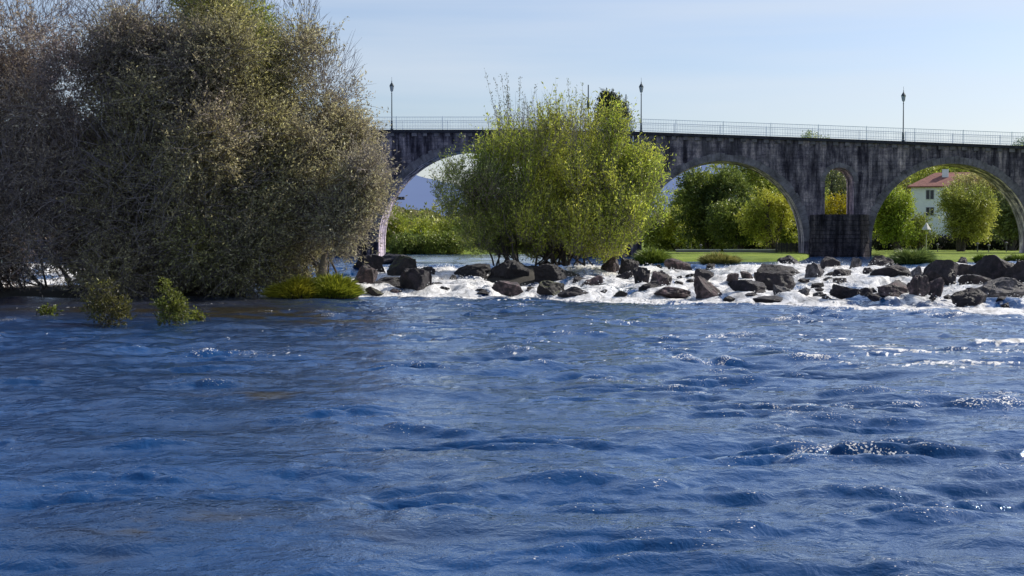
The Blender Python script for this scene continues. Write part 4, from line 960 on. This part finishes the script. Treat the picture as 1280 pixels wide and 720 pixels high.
for (px0, px1, Y, py0, py1, mat, lab) in [(845, 900, 128, 320, 324, 'greyconc', 'low grey wall at the back of the lawn, left part of the middle arch'), (905, 972, 128, 320, 324, 'greyconc', 'low grey wall at the back of the lawn, between the trunks'),]:
    mb = MB(); x0, x1 = ground_x(px0, Y), ground_x(px1, Y); z0 = lawn_z((x0+x1)/2, Y)-.1; z1 = max(at(px0, 316, Y)[2], z0+.3)
    e = empty('low_wall', ((x0+x1)/2, Y, z0), lab, 'wall'); hw = (x1-x0)/2
    mb.box(-hw, hw, -.15, .15, 0, z1-z0); mb.build('wall', M[mat], e); mb = MB(); mb.box(-hw-.05, hw+.05, -.2, .2, z1-z0+.002, z1-z0+.08); mb.build('coping', M['frame'], e)
e = empty('fence', (ground_x(985, 127), 127, 1.1), 'dark plank fence at the right foot of the middle arch', 'fence')
for k, px in enumerate(np.linspace(970, 1002, 6)):
    mb = MB(); x = ground_x(px, 127)-ground_x(985, 127); mb.box(x-.05, x+.05, -.05, .05, -.1, .95); mb.build('post', M['darkwood'], e)
mb = MB(); x0 = ground_x(970, 127)-ground_x(985, 127); x1 = -x0
for k in range(18):
    a = x0+(x1-x0)*k/18; mb.box(a+.01, a+(x1-x0)/18-.01, -.075, -.052, .08, .85+.04*(k % 3))
mb.build('plank_panel', M['darkwood'], e)

# house
Yh = 205; hx0, hx1 = ground_x(1138, Yh), ground_x(1236, Yh); z0 = lawn_z(hx0, Yh)-.3; ze = at(1138, 234, Yh)[2]; zr_ = at(1190, 219, Yh)[2]
hw = (hx1-hx0)/2; ha = -.30; house = empty('house', (hx0+hw*math.cos(ha)-4*math.sin(ha), Yh+hw*math.sin(ha)+4*math.cos(ha), z0), 'white house with a red tiled roof seen through the right arch', 'house', rz=ha)
mb = MB(); mb.box(-hw, hw, -4, 4, 0, ze-z0); mb.build('wall', M['plaster'], house)
rh = zr_-z0; re_ = ze-z0
V = [(-hw-.5, -4.5, re_-.05), (hw+.5, -4.5, re_-.05), (hw+.5, 4.5, re_-.05), (-hw-.5, 4.5, re_-.05), (-hw-.5, -4.5, re_+.12), (hw+.5, -4.5, re_+.12), (hw+.5, 4.5, re_+.12), (-hw-.5, 4.5, re_+.12), (-hw+3.2, 0, rh+.5), (hw-3.2, 0, rh+.5)]
roof = mesh_obj('roof', V, [(0, 3, 2, 1), (0, 1, 5, 4), (1, 2, 6, 5), (2, 3, 7, 6), (3, 0, 4, 7), (4, 5, 9, 8), (6, 7, 8, 9), (5, 6, 9), (7, 4, 8)], M['tile'], house)
mb = MB(); mb.box(-1.4, -.5, -1.6, -.9, re_+1.0, rh+.9); mb.build('chimney', M['plaster'], roof)
for (px, py, pw, ph) in [(1161.5, 243.5, 9, 11), (1161.5, 264.5, 9, 10), (1200, 243.5, 9, 11), (1218, 243.5, 9, 11), (1200, 264.5, 9, 10), (1218, 264.5, 9, 10)]:
    c = at(px, py, Yh); x = c[0]-(hx0+hx1)/2; z = c[2]-z0; a = pw/2/FPX*Yh; b_ = ph/2/FPX*Yh
    mb = MB(); mb.box(x-a, x+a, -4.03, -3.98, z-b_, z+b_); wn_ = mb.build('window', M['window'], house)
    mb = MB(); t_ = .07
    mb.box(x-a-t_, x-a, -4.08, -3.97, z-b_-t_, z+b_+t_); mb.box(x+a, x+a+t_, -4.08, -3.97, z-b_-t_, z+b_+t_); mb.box(x-a, x+a, -4.08, -3.97, z+b_, z+b_+t_); mb.box(x-a, x+a, -4.10, -3.97, z-b_-t_, z-b_)
    mb.box(x-.05, x+.05, -4.07, -4.035, z-b_, z+b_); mb.build('frame', M['frame'], wn_)

# small things in the park: parasol, kiosk roof, lamps, stakes
def parasol(px, py, Y, w_, h_, label):
    p = at(px, py, Y); zb = lawn_z(p[0], Y); e = empty('parasol', (p[0], Y, zb), label, 'parasol'); H_ = p[2]-zb+h_/2
    mb = MB(); mb.lathe([(.03, 0), (.03, H_-.05)], n=6); mb.build('pole', M['frame'], e)
    mb = MB(); mb.lathe([(w_*.5, H_-h_), (w_*.52, H_-h_+.06), (w_*.28, H_-h_*.45), (.04, H_)], n=8); mb.build('canopy', M['white'], e)
parasol(1158, 283, 138, .85, .7, 'white closed parasol between the two trees in the right arch')
parasol(864, 293, 150, .5, .4, 'white parasol top in the shade under the middle arch')
def park_lamp(px, py, Y, label):
    p = at(px, py, Y); zb = lawn_z(p[0], Y); e = empty('park_lamp', (p[0], Y, zb), label, 'park lamp', 'short lamps along the park path'); H_ = p[2]-zb
    mb = MB(); mb.lathe([(.05, 0), (.035, .3), (.03, H_-.25)], n=8); mb.build('pole', M['greyconc'], e)
    mb = MB(); mb.lathe([(.05, H_-.25), (.10, H_-.1), (.17, H_-.06), (.13, H_), (.03, H_+.06)], n=10); mb.build('lamp_head', M['greyconc'], e)
for px, py, lab in [(1172, 305, 'short park lamp under the round willow at left'), (1222, 304, 'short park lamp right of the round willow trunk'), (1236, 306, 'short park lamp in the middle of the three on the right'), (1258, 303, 'short park lamp nearest the right foot of the right arch'), (876, 306, 'short park lamp in the shade under the middle arch')]: park_lamp(px, py, 131, lab)
